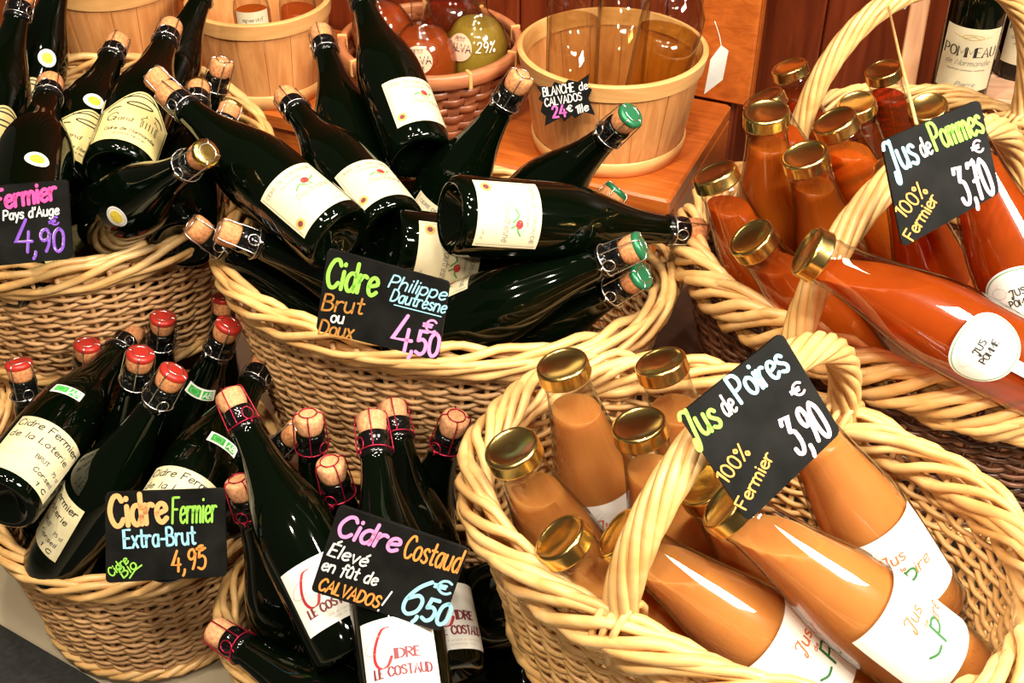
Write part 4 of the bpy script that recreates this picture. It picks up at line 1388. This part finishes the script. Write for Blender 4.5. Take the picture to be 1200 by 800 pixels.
# ------------------------------------------------------------------ the bottles in the baskets (base centre and cork end in metres)
BT = {
 'c1': ('C', 'cen', (-0.421, 1.3704, 0.6657), (-0.1915, 1.1624, 0.5854)),
 'c2': ('C', 'cen', (-0.3019, 1.4927, 0.5984), (-0.139, 1.2203, 0.5573)),
 'c3': ('C', 'cen', (-0.2193, 1.6723, 0.6797), (-0.1171, 1.3944, 0.5582)),
 'c4': ('C', 'cen', (-0.2737, 1.6621, 0.6145), (-0.1851, 1.3794, 0.4936)),
 'c5': ('C', 'cen', (0.013, 1.3835, 0.6799), (-0.1469, 1.3871, 0.4028)),
 'c6': ('C', 'cen', (0.1388, 1.2946, 0.6728), (-0.0364, 1.3941, 0.4242)),
 'c7': ('C', 'cen', (0.2234, 1.231, 0.5527), (-0.0676, 1.1298, 0.6392)),
 'c8': ('C', 'cen', (0.163, 1.2539, 0.4696), (-0.1381, 1.1927, 0.5588)),
 'c9': ('C', 'cen', (0.1392, 1.1108, 0.6132), (-0.1348, 1.1364, 0.4499)),
 'c10': ('C', 'cen', (0.1427, 1.1127, 0.5727), (-0.0684, 1.2062, 0.3511)),
 'c13': ('C', 'cen', (-0.3754, 1.2246, 0.5662), (-0.1483, 1.2396, 0.3412)),
 'c14': ('C', 'cen', (-0.3329, 1.1882, 0.5828), (-0.0587, 1.225, 0.4219)),
 'c15': ('C', 'cen', (-0.4555, 1.4435, 0.6515), (-0.2276, 1.3006, 0.4782)),
 'c16': ('C', 'cen', (0.1353, 1.3719, 0.5253), (-0.0739, 1.2569, 0.3122)),
 'l1': ('C', 'left', (-0.5976, 1.4723, 0.6281), (-0.5436, 1.1576, 0.6072)),
 'l2': ('C', 'left', (-0.5608, 1.6553, 0.6024), (-0.5695, 1.3409, 0.5438)),
 'l3': ('C', 'left', (-0.477, 1.6406, 0.6312), (-0.4861, 1.326, 0.5734)),
 'l5': ('C', 'left', (-0.4616, 1.8352, 0.621), (-0.5377, 1.5567, 0.4829)),
 'l6': ('C', 'left', (-0.4081, 1.6193, 0.5873), (-0.5246, 1.5798, 0.2919)),
 'l7': ('C', 'left', (-0.4422, 1.5969, 0.5598), (-0.4066, 1.285, 0.498)),
 'l8': ('C', 'left', (-0.3986, 1.5956, 0.5317), (-0.4829, 1.3345, 0.3669)),
 'l9': ('C', 'left', (-0.3332, 1.1915, 0.6807), (-0.5463, 1.3297, 0.486)),
 'l11': ('C', 'left', (-0.6731, 1.8342, 0.6608), (-0.7389, 1.6128, 0.4394)),
 'l12': ('C', 'left', (-0.6945, 1.6937, 0.6593), (-0.7183, 1.4244, 0.488)),
 'l14': ('C', 'left', (-0.604, 1.6295, 0.5494), (-0.646, 1.3582, 0.3849)),
 'l15': ('C', 'left', (-0.6239, 1.5586, 0.5412), (-0.6825, 1.2442, 0.5328)),
 'l13': ('C', 'left', (-0.5012, 1.537, 0.4515), (-0.6284, 1.2442, 0.4738)),
 's1': ('C', 'small', (-0.6091, 1.1867, 0.3898), (-0.5921, 1.1151, 0.0783)),
 's2': ('C', 'small', (-0.4966, 1.2927, 0.36), (-0.576, 0.9828, 0.3516)),
 's3': ('C', 'small', (-0.5427, 1.2444, 0.3741), (-0.5963, 1.2162, 0.0599)),
 's4': ('C', 'small', (-0.4351, 1.1341, 0.4468), (-0.526, 1.107, 0.1412)),
 's5': ('C', 'small', (-0.4497, 1.2761, 0.3929), (-0.5195, 1.2711, 0.0807)),
 's6': ('C', 'small', (-0.3789, 1.0749, 0.4681), (-0.5519, 1.0101, 0.2068)),
 's7': ('C', 'small', (-0.3809, 1.3264, 0.3874), (-0.417, 1.2225, 0.0869)),
 's8': ('C', 'small', (-0.3456, 1.2049, 0.436), (-0.4862, 1.1855, 0.1491)),
 's9': ('C', 'small', (-0.3072, 1.2116, 0.3761), (-0.393, 0.905, 0.3434)),
 's10': ('C', 'small', (-0.3546, 1.1775, 0.3365), (-0.3994, 1.14, 0.0219)),
 's11': ('C', 'small', (-0.2452, 1.0681, 0.3869), (-0.4488, 1.0802, 0.1403)),
 's12': ('C', 'small', (-0.4156, 0.9818, 0.273), (-0.5712, 1.0946, 0.0171)),
 'k1': ('C', 'cost', (-0.3107, 1.0327, 0.4718), (-0.1569, 0.7948, 0.3231)),
 'k2': ('C', 'cost', (-0.2961, 0.9622, 0.4086), (-0.2285, 0.8949, 0.1032)),
 'k3': ('C', 'cost', (-0.2272, 1.0363, 0.437), (-0.2213, 0.9908, 0.1203)),
 'k4': ('C', 'cost', (-0.1924, 0.9511, 0.4451), (-0.1506, 0.9319, 0.1285)),
 'k5': ('C', 'cost', (-0.1493, 0.9809, 0.4856), (-0.0952, 0.6951, 0.3522)),
 'k6': ('C', 'cost', (-0.1375, 1.0684, 0.4254), (-0.0686, 0.781, 0.3028)),
 'k7': ('C', 'cost', (-0.0609, 1.0117, 0.4554), (-0.1486, 1.0243, 0.1479)),
 'k8': ('C', 'cost', (-0.3247, 0.8687, 0.2732), (-0.0635, 0.6838, 0.2787)),
 'k9': ('C', 'cost', (-0.1319, 1.0385, 0.0664), (-0.0154, 0.8733, 0.3145)),
 'k10': ('C', 'cost', (-0.2389, 0.9233, 0.0453), (0.0384, 0.8655, 0.1942)),
 'p1': ('J', 'pear', (-0.0014, 0.8232, 0.5863), (0.0968, 0.8318, 0.3221)),
 'p2': ('J', 'pear', (0.0481, 0.9333, 0.5943), (0.1193, 0.9245, 0.3216)),
 'p3': ('J', 'pear', (0.1453, 0.9476, 0.5859), (0.2385, 0.9059, 0.323)),
 'p4': ('J', 'pear', (0.1159, 0.8491, 0.5917), (0.1949, 0.8304, 0.3216)),
 'p5': ('J', 'pear', (0.0405, 0.7477, 0.5501), (0.209, 0.722, 0.3254)),
 'p6': ('J', 'pear', (0.0898, 0.7375, 0.5655), (0.3078, 0.6895, 0.3933)),
 'p7': ('J', 'pear', (0.1702, 0.7978, 0.5658), (0.3197, 0.7904, 0.3268)),
 'p8': ('J', 'pear', (0.1764, 0.7324, 0.608), (0.3957, 0.6754, 0.4402)),
 'p9': ('J', 'pear', (0.2422, 0.8488, 0.6297), (0.4001, 0.7781, 0.4071)),
 'b1': ('J', 'pom', (0.2252, 1.2071, 0.6476), (0.3462, 1.1645, 0.3965)),
 'b2': ('J', 'pom', (0.2856, 1.2561, 0.6977), (0.3308, 1.2756, 0.42)),
 'b13': ('J', 'pom', (0.3032, 1.3614, 0.6608), (0.4346, 1.31, 0.4167)),
 'b3': ('J', 'pom', (0.3208, 1.1976, 0.6759), (0.4232, 1.2119, 0.4136)),
 'b4': ('J', 'pom', (0.2511, 1.0961, 0.6341), (0.4231, 1.1089, 0.411)),
 'b5': ('J', 'pom', (0.2804, 0.9845, 0.6914), (0.5295, 0.939, 0.5673)),
 'b6': ('J', 'pom', (0.3665, 1.2681, 0.6802), (0.5066, 1.262, 0.4355)),
 'b12': ('J', 'pom', (0.4128, 1.1666, 0.683), (0.5319, 1.1283, 0.4303)),
 'b11': ('J', 'pom', (0.4403, 1.1153, 0.7676), (0.5641, 0.9983, 0.5428)),
 'b7': ('J', 'third', (0.4611, 1.5048, 0.581), (0.5567, 1.5443, 0.3186)),
 'b8': ('J', 'third', (0.399, 1.6497, 0.5654), (0.5051, 1.6227, 0.3055)),
 'b9': ('J', 'third', (0.5328, 1.6445, 0.5637), (0.6311, 1.65, 0.2994)),
 'b10': ('J', 'third', (0.5532, 1.4908, 0.5828), (0.6507, 1.563, 0.3282)),
}
LAB = {
 'c1': ('largest-looking cream-labelled cider bottle slanting down from the left of the central pile', None),
 'c2': ('cream-labelled cider bottle lying between the slanting one and the upright-tilted one', None),
 'c3': ('cream-labelled cider bottle with its round base facing out at the back of the central pile', None),
 'c4': ('unlabelled dark cider bottle with wired cork in front of the labelled chip-wood bucket', None),
 'c5': ('cider bottle whose silver-caged cork points at the black star card', None),
 'c6': ('cider bottle with large green cork cap in front of the biggest chip-wood bucket', 'green'),
 'c7': ('cider bottle lying flat across the top of the central pile, large square label', None),
 'c8': ('cider bottle lying directly below the flat topmost one, label half covered', None),
 'c9': ('cider bottle lying at the front, upper of the two green-capped corks at the right rim', 'green'),
 'c10': ('cider bottle lying along the front rim, lower of the two green-capped corks', 'green'),
  'c13': ('cider bottle whose cork sticks out furthest over the left rim of the central basket', None),
 'c14': ('cider bottle whose cork lies just inside the one sticking out over the left rim', None),
 'c15': ('cider bottle mostly hidden under the big slanting one, wired cork at its upper left', None),
 'c16': ('mostly hidden cider bottle with small green cork just above the flat topmost bottle', 'green'),
 'l1': ('cider bottle with round seal standing right behind the pink and violet slate', None),
 'l2': ('yellow-labelled cider bottle with round seal, middle one of the top left basket', None),
 'l3': ('yellow-labelled cider bottle with fully visible bell-shaped label in the top left basket', None),
 'l5': ('cider bottle with neck crossing the top left chip-wood bucket', None),
 'l6': ('cider bottle with round seal and label half hidden under the lying one', None),
 'l7': ('gold-capped cider cork peeking out between two necks at the back of the left basket', 'gold'),
 'l8': ('gold-capped cider cork lowest at the right end of the left basket', 'gold'),
 'l9': ('cider bottle lying sideways over the left basket rim with white and yellow seal', 'gold'),
 'l11': ('tall cider bottle with round seal and yellow label at the dark top left corner', None),
 'l12': ('yellow-labelled cider bottle cut by the left edge', None),
 'l13': ('cider bottle deep in the top left basket, underneath the lying sealed one', None),
 'l14': ('small gold cork deep in the left basket beside the seal-marked neck', 'gold'),
 'l15': ('barely visible cork deep in the left basket near the left edge', None),
 's1': ('cider bottle with orange-red cork, leftmost upright one of the organic basket', 'red'),
 's2': ('organic cider bottle lying at the left with full cream farm label and green tag', None),
 's3': ('cider bottle with dark red cork cap upright behind the labelled lying bottle', 'red'),
 's4': ('upright cider bottle with wired orange cork in the middle of the organic basket', 'red'),
 's5': ('tall upright cider bottle with red cap, against the basket weave above', 'red'),
 's6': ('organic cider bottle with narrow view of its cream label, left of the slate', 'red'),
 's7': ('upright cider bottle with dark red cap at the back right of the organic basket', 'red'),
 's8': ('cider bottle with bright red cap and small green tag low on its shoulder', 'red'),
 's9': ('organic cider bottle with clear green-and-white tag above the organic slate', None),
 's10': ('organic cider bottle with silver cage behind the largest pink-wired cork', None),
 's11': ('silver-caged cider bottle behind the red-wired ones', None),
 's12': ('cider bottle deep in the organic basket, hidden behind the organic slate', None),
 'k1': ('red-wired cider bottle slanting from the organic basket to the front, white label half covered', None),
 'k2': ('red-wired cider bottle with cork just right of the organic slate', None),
 'k3': ('red-wired cider bottle upright in front of a silver-caged one', None),
 'k4': ('red-wired cider bottle with cork just above the slate of the bottom centre basket', None),
 'k5': ('red-wired cider bottle with fully visible white square label below its slate', None),
 'k6': ('red-wired cider bottle with white label partly behind the slate corner', None),
 'k7': ('red-wired cider bottle standing alone nearest the pear juice basket', None),
 'k8': ('red-wired cider bottle lying over the left rim of the bottom centre basket', None),
 'k9': ('cider bottle lying with round dark base facing out beside the pear basket', None),
 'k10': ('lowest cider bottle with round dark base facing out beside the pear basket', None),
 'p1': ('pear juice bottle nearest the left end of the pear basket', None),
 'p2': ('pear juice bottle standing tallest at the back of the pear basket', None),
 'p3': ('pear juice bottle at the back, partly behind the green-lettered slate', None),
 'p4': ('pear juice bottle in the middle, lid between the two back bottles', None),
 'p5': ('pear juice bottle with lid over the front rim, left of the handle', None),
 'p6': ('pear juice bottle with lid touching the handle, white label at the bottom edge', None),
 'p7': ('pear juice bottle with lid under the slate, mostly hidden', None),
 'p8': ('large pear juice bottle in front with big white label fully visible', None),
 'p9': ('pear juice bottle behind the slate, label along the inner right wall', None),
 'b1': ('apple juice bottle at the left end of the dark basket', None),
 'b2': ('apple juice bottle standing tallest behind the left end one', None),
 'b13': ('apple juice bottle hidden behind the tallest left one', None),
 'b3': ('apple juice bottle with lid in front of the big arch foot', None),
 'b4': ('apple juice bottle leaning low at the front left of the dark basket', None),
 'b5': ('large apple juice bottle lying in front with round white label', None),
 'b6': ('apple juice bottle with lid just right of the arch foot', None),
 'b12': ('apple juice bottle behind the handle and under the blue-lettered slate', None),
 'b11': ('large apple juice bottle at the right edge behind the slate', None),
 'b7': ('amber juice bottle behind, between the arch foot and the slate', None),
 'b8': ('dark juice bottle furthest back left of the arch', None),
 'b9': ('dark juice bottle under the arch left of the batten', None),
 'b10': ('dark juice bottle with brown lid just above the slate top edge', None),
}
GRP = {'c': 'cider bottles in the wide central basket', 'l': 'cider bottles in the top left basket', 's': 'cider bottles in the organic basket', 'k': 'red-wired cider bottles',
       'p': 'pear juice bottles', 'b': 'apple juice bottles'}
EST = {'c1': (358, 228), 'c2': (442, 212), 'c3': (490, 116), 'c4': None, 'c5': (512, 255), 'c7': (600, 250), 'c8': (525, 300), 'c9': (545, 345)}
MAN = {'l2': ((88, 182), (110, 118)), 'l3': ((152, 160), None), 'l6': ((208, 250), (215, 163)), 'l11': ((28, 142), (55, 67)), 'l12': ((-2, 165), None), 'l13': ((92, 292), None)}
FARM = {'s2': ((42, 535), (76, 465)), 's6': ((62, 598), None), 's9': ((196, 602), (262, 522)), 's12': ((125, 672), None)}
for key, (ty, bk, T, B) in BT.items():
    T, B = Vector(T), Vector(B)
    lab, cap = LAB[key]
    g = GRP[key[0]]
    if ty == 'C':
        if key[0] == 'k':
            e, mw = make_cider(key, T, B, lab, group=g, wire='red', cork='corkp')
            if key in ('k1', 'k5', 'k6'):
                lab_costaud(e, mw, {'k1': (380, 690), 'k5': (467, 765), 'k6': (538, 722)}[key])
        else:
            e, mw = make_cider(key, T, B, lab, group=g, cap=cap)
            if EST.get(key):
                lab_estate(e, mw, EST[key])
            if key in MAN:
                lab_manor(e, mw, *MAN[key])
            if key in ('l9', 'l1'):
                seal_round(e, mw, {'l9': (137, 255), 'l1': (38, 206)}[key])
            if key in FARM:
                lab_farm(e, mw, *FARM[key])
            if key == 's8':
                bio_tag(e, mw, (235, 460))
            if key == 's10':
                bio_tag(e, mw, (223, 500))
    else:
        liq = 'pear' if key[0] == 'p' else ('amber' if key in ('b7', 'b8', 'b9', 'b10') else ('apple_light' if key in ('b2', 'b3', 'b6') else 'apple'))
        e, mw = make_juice(key, T, B, lab, liq, .236 if key in ('p8', 'p6', 'p9', 'b5', 'b11') else (.223 if key[0] == 'p' else .238), g)
        if key in ('p8', 'p6', 'p9', 'p2'):
            lab_pear(e, mw, {'p8': (1088, 735), 'p6': (958, 762), 'p9': (1042, 645), 'p2': (712, 606)}[key])
        if key in ('b5', 'b11', 'b1'):
            lab_apple(e, mw, {'b5': (1150, 408), 'b11': (1196, 350), 'b1': (885, 345)}[key])

# ------------------------------------------------------------------ slates with marker lettering


def slate(label, quad, depths, texts, lines=(), round_px=6, name='price_slate', outline_px=None, thick=.004, name_mat='slate'):
    """quad: corners TL, TR, BR, BL; depths of TL, TR, BL fix the board's plane"""
    a, b, c = at(*quad[0], depths[0]), at(*quad[1], depths[1]), at(*quad[3], depths[2])
    n = (b - a).cross(c - a).normalized()
    if n.dot(CAM - a) < 0:
        n = -n

    def on(px, py, off=0.0):
        r = ray(px, py)
        t = (a + n * off - CAM).dot(n) / r.dot(n)
        return CAM + r * t
    if outline_px:
        out = outline_px
    else:
        out = []
        for i in range(4):
            p, q, r = quad[i - 1], quad[i], quad[(i + 1) % 4]
            l1 = math.hypot(p[0] - q[0], p[1] - q[1]); l2 = math.hypot(r[0] - q[0], r[1] - q[1])
            s = (q[0] + (p[0] - q[0]) * round_px / l1, q[1] + (p[1] - q[1]) * round_px / l1)
            t = (q[0] + (r[0] - q[0]) * round_px / l2, q[1] + (r[1] - q[1]) * round_px / l2)
            for k in range(5):
                f = k / 4
                out.append(tuple((1 - f) ** 2 * s[j] + 2 * f * (1 - f) * q[j] + f * f * t[j] for j in (0, 1)))
    cen = sum((on(*p) for p in out), Vector()) / len(out)
    xax = (b - a).normalized()
    yax = n.cross(xax)
    mw = Matrix(((xax.x, yax.x, n.x, cen.x), (xax.y, yax.y, n.y, cen.y), (xax.z, yax.z, n.z, cen.z), (0, 0, 0, 1)))
    inv = mw.inverted()
    mb = MB()
    fr = [inv @ on(*p) for p in out]
    mb.prism(fr, [p - Vector((0, 0, thick)) for p in fr])
    o = mb.build(name, M[name_mat], None, False)
    o.matrix_world = mw
    tag(o, label, 'price sign', 'price slates')
    bycol = {}
    for (s, p0, p1, cap, pen, col, sl) in texts:
        bycol.setdefault(col, []).append((s, p0, p1, cap, pen, sl))
    for col, items in bycol.items():
        for (s, p0, p1, cap, pen, sl) in items:
            mb = MB()
            ls, wn = text_strokes(s, sl, gap=1.2)
            dx, dy = p1[0] - p0[0], p1[1] - p0[1]
            l = math.hypot(dx, dy)
            ex, ey = dx / l, dy / l
            ux, uy = ey, -ex
            for ln in ls:
                pts = [(p0[0] + ex * x * l / wn + ux * y * cap / 8, p0[1] + ey * x * l / wn + uy * y * cap / 8) for x, y in ln]
                ribbon(mb, pts, pen, lambda X, Y: inv @ on(X, Y, .0005))
            mb.build('marker_lettering', M['chalk_' + col], o, False)
    for (pl, pen, cc) in lines:
        mb = MB()
        ribbon(mb, pl, pen, lambda X, Y: inv @ on(X, Y, .0005))
        mb.build('marker_underline', M['chalk_' + cc], o, False)
    return o


slate('black slate with pink Fermier and violet 4,90 at the left edge', [(-92, 226), (79, 211), (85, 303), (-90, 320)], (1.24, 1.24, 1.27), [
    ('Fermier', (-6, 246), (66, 233), 22, 4.2, 'hot', .12), ('Pays d\'Auge', (4, 258), (69, 251), 11, 1.9, 'white', .12), ('Cidre', (-70, 252), (-14, 247), 22, 4.2, 'hot', .12),
    ('4', (18, 296), (38, 295), 38, 3.6, 'violet', .1), (',90', (39, 297), (75, 294), 27, 3.6, 'violet', .1), ('€', (59, 265), (69, 262), 9, 2.2, 'violet', 0), ('4', (17, 295), (37, 294), 38, 1.0, 'lilac', .1), (',90', (38, 296), (74, 293), 27, 1.0, 'lilac', .1)])
slate('black slate with green Cidre and pink 4,50 on the central pile', [(384, 291), (527, 331), (513, 422), (370, 387)], (1.185, 1.17, 1.22), [
    ('Cidre', (381, 335), (440, 347), 33, 4.6, 'lime', .03), ('Brut', (377, 363), (424, 368), 19, 2.4, 'brown', .15), ('ou', (387, 377), (402, 379), 13, 2.0, 'white', .1), ('Doux', (373, 391), (412, 397), 17, 2.4, 'brown', .15),
    ('Philippe', (455, 336), (521, 352), 15, 1.9, 'sky', .2), ('Dautresne', (457, 352), (521, 367), 14, 1.9, 'sky', .2),
    ('4', (457, 409), (480, 413), 42, 4.2, 'pink', .05), (',50', (479, 413), (512, 418), 27, 4.2, 'pink', .05), ('€', (495, 387), (509, 390), 14, 2.6, 'pink', 0)], [([(462, 357), (517, 371)], 1.2, 'sky')])
slate('black slate with orange Cidre and blue Extra-Brut on the organic basket', [(123, 578), (263, 573), (266, 675), (124, 683)], (1.27, 1.27, 1.31), [
    ('Cidre', (130, 617), (196, 611), 35, 6.0, 'peach', 0), ('Fermier', (202, 613), (253, 611), 30, 2.6, 'lime', .15), ('Extra-Brut', (146, 642), (229, 637), 21, 2.8, 'sky', 0),
    ('4,95', (202, 670), (241, 666), 24, 2.8, 'orange', .15), ('€', (231, 646), (239, 644), 6, 2.2, 'orange', 0), ('Cidre', (131, 676), (151, 658), 10, 1.6, 'lime', .1), ('Bio', (145, 677), (161, 664), 12, 1.8, 'lime', .1)],
      [([(152, 677), (158, 668), (166, 662)], 1.8, 'lime')])
slate('black slate with pink Cidre and orange Costaud in the bottom centre basket', [(397, 592), (549, 644), (516, 740), (364, 692)], (1.13, 1.12, 1.17), [
    ('Cidre', (393, 626), (464, 647), 25, 4.4, 'pink', .2), ('Costaud', (471, 652), (536, 671), 27, 2.8, 'orange', .2), ('Élevé', (384, 650), (428, 664), 15, 2.3, 'white', .2), ('en fût de', (376, 667), (440, 686), 14, 2.2, 'white', .2),
    ('CALVADOS', (372, 690), (442, 712), 14, 2.5, 'orange', .2), ('!', (442, 715), (445, 716), 26, 2.0, 'white', .35), ('6', (466, 715), (487, 722), 44, 4.6, 'sky', .25), (',50', (485, 723), (521, 733), 26, 4.6, 'sky', .2), ('€', (508, 693), (527, 697), 15, 3.0, 'sky', 0)])
s5 = slate('black slate with green and blue Jus de Poires hanging on the pear basket handle', [(796, 486), (916, 389), (986, 506), (876, 612)], (.975, .985, .99), [
    ('Jus', (811, 517), (847, 498), 36, 4.6, 'lime', -.05), ('de', (852, 488), (865, 480), 25, 2.8, 'white', 0), ('Poires', (869, 472), (926, 432), 34, 4.4, 'sky', 0), ('3,90', (937, 533), (976, 508), 46, 5.0, 'blush', .05),
    ('€', (931, 467), (944, 459), 15, 2.8, 'blush', 0), ('100%', (852, 567), (880, 530), 18, 2.2, 'amber', 0), ('Fermier', (874, 597), (907, 535), 15, 2.2, 'amber', 0)], round_px=9)
s6 = slate('black slate with blue and green Jus de Pommes hanging over the apple juice', [(1033, 165), (1148, 116), (1172, 226), (1058, 290)], (1.13, 1.135, 1.15), [
    ('Jus', (1047, 203), (1078, 190), 37, 4.0, 'sky', 0), ('de', (1082, 184), (1094, 179), 22, 2.5, 'white', 0), ('Pommes', (1098, 176), (1154, 154), 33, 3.6, 'lime', 0), ('3,70', (1131, 240), (1167, 226), 44, 4.4, 'blush', .03),
    ('€', (1142, 181), (1153, 176), 14, 2.4, 'blush', 0), ('100%', (1060, 256), (1088, 224), 17, 2.0, 'amber', 0), ('Fermier', (1070, 282), (1100, 233), 14, 2.0, 'amber', 0)], round_px=8)
star = [(560 + x / 4, y / 4) for x, y in ((275, 405), (345, 410), (360, 385), (400, 400), (425, 375), (470, 385), (523, 348), (515, 410), (535, 420), (518, 460), (550, 540), (500, 525), (455, 555), (440, 540), (405, 570), (390, 550), (315, 590), (320, 545), (295, 525), (305, 480), (285, 465), (298, 440))]
slate('black star-shaped card with white and pink lettering on the big chip-wood bucket', [(629, 98), (694, 88), (697, 135), (640, 146)], (1.868, 1.868, 1.905), [
    ('BLANCHE', (637, 113), (673, 107), 10, 1.35, 'white', .05), ('de', (679, 106), (689, 104), 9, 1.3, 'white', .05), ('CALVADOS', (639, 125), (682, 117), 9, 1.25, 'white', .05), ('24', (648, 138), (664, 136), 13, 2.4, 'magenta', 0),
    ('€', (665, 131), (671, 130), 7, 1.4, 'white', 0), ('1lle', (676, 133), (690, 129), 9, 1.6, 'white', .1)], name='star_card', outline_px=star, thick=.0025)

# string and paper knot that hold the apple slate on the arch
k0, k1 = at(1040, 2, 1.68), at(1074, 145, 1.135)
e = empty('hanging_string', Matrix.Translation(k0))
tag(e, 'straw-coloured string from the arched handle down to the apple slate', 'string')
mb = MB(); mb.tube([Vector((0, 0, 0)), (k1 - k0) * .5 + Vector((0, 0, -.002)), k1 - k0], .0017, 6)
mb.build('cord', M['wicker_rim'], e)
mb = MB()
for i in range(5):
    t = Matrix.Translation((.004 + .005 * i, 0, .002 * (i % 2))) @ Matrix.Rotation(.5 * i, 4, 'Y') @ Matrix.Rotation(.7 * i, 4, 'X')
    mb.box(-.010, .010, -.007, .007, -.004, .004, t, .003)
mb.build('paper_knot', M['white_paper'], e)

# ------------------------------------------------------------------ floor corner
m0, m1 = onz(-40, 712, 0), onz(175, 838, 0)
d = (m1 - m0).normalized()
nrm = Vector((d.y, -d.x, 0))
if nrm.y > 0:
    nrm = -nrm
mb = MB()
fr = [m0 - d * .1, m1 + d * .5, m1 + d * .5 + nrm * .5, m0 - d * .1 + nrm * .5]
mb.prism([p + Vector((0, 0, .010)) for p in fr], [p + Vector((0, 0, .0005)) for p in fr])
o = mb.build('floor_mat', M['mat'], None, False)
tag(o, 'black textured floor mat in front of the organic cider basket', 'mat')
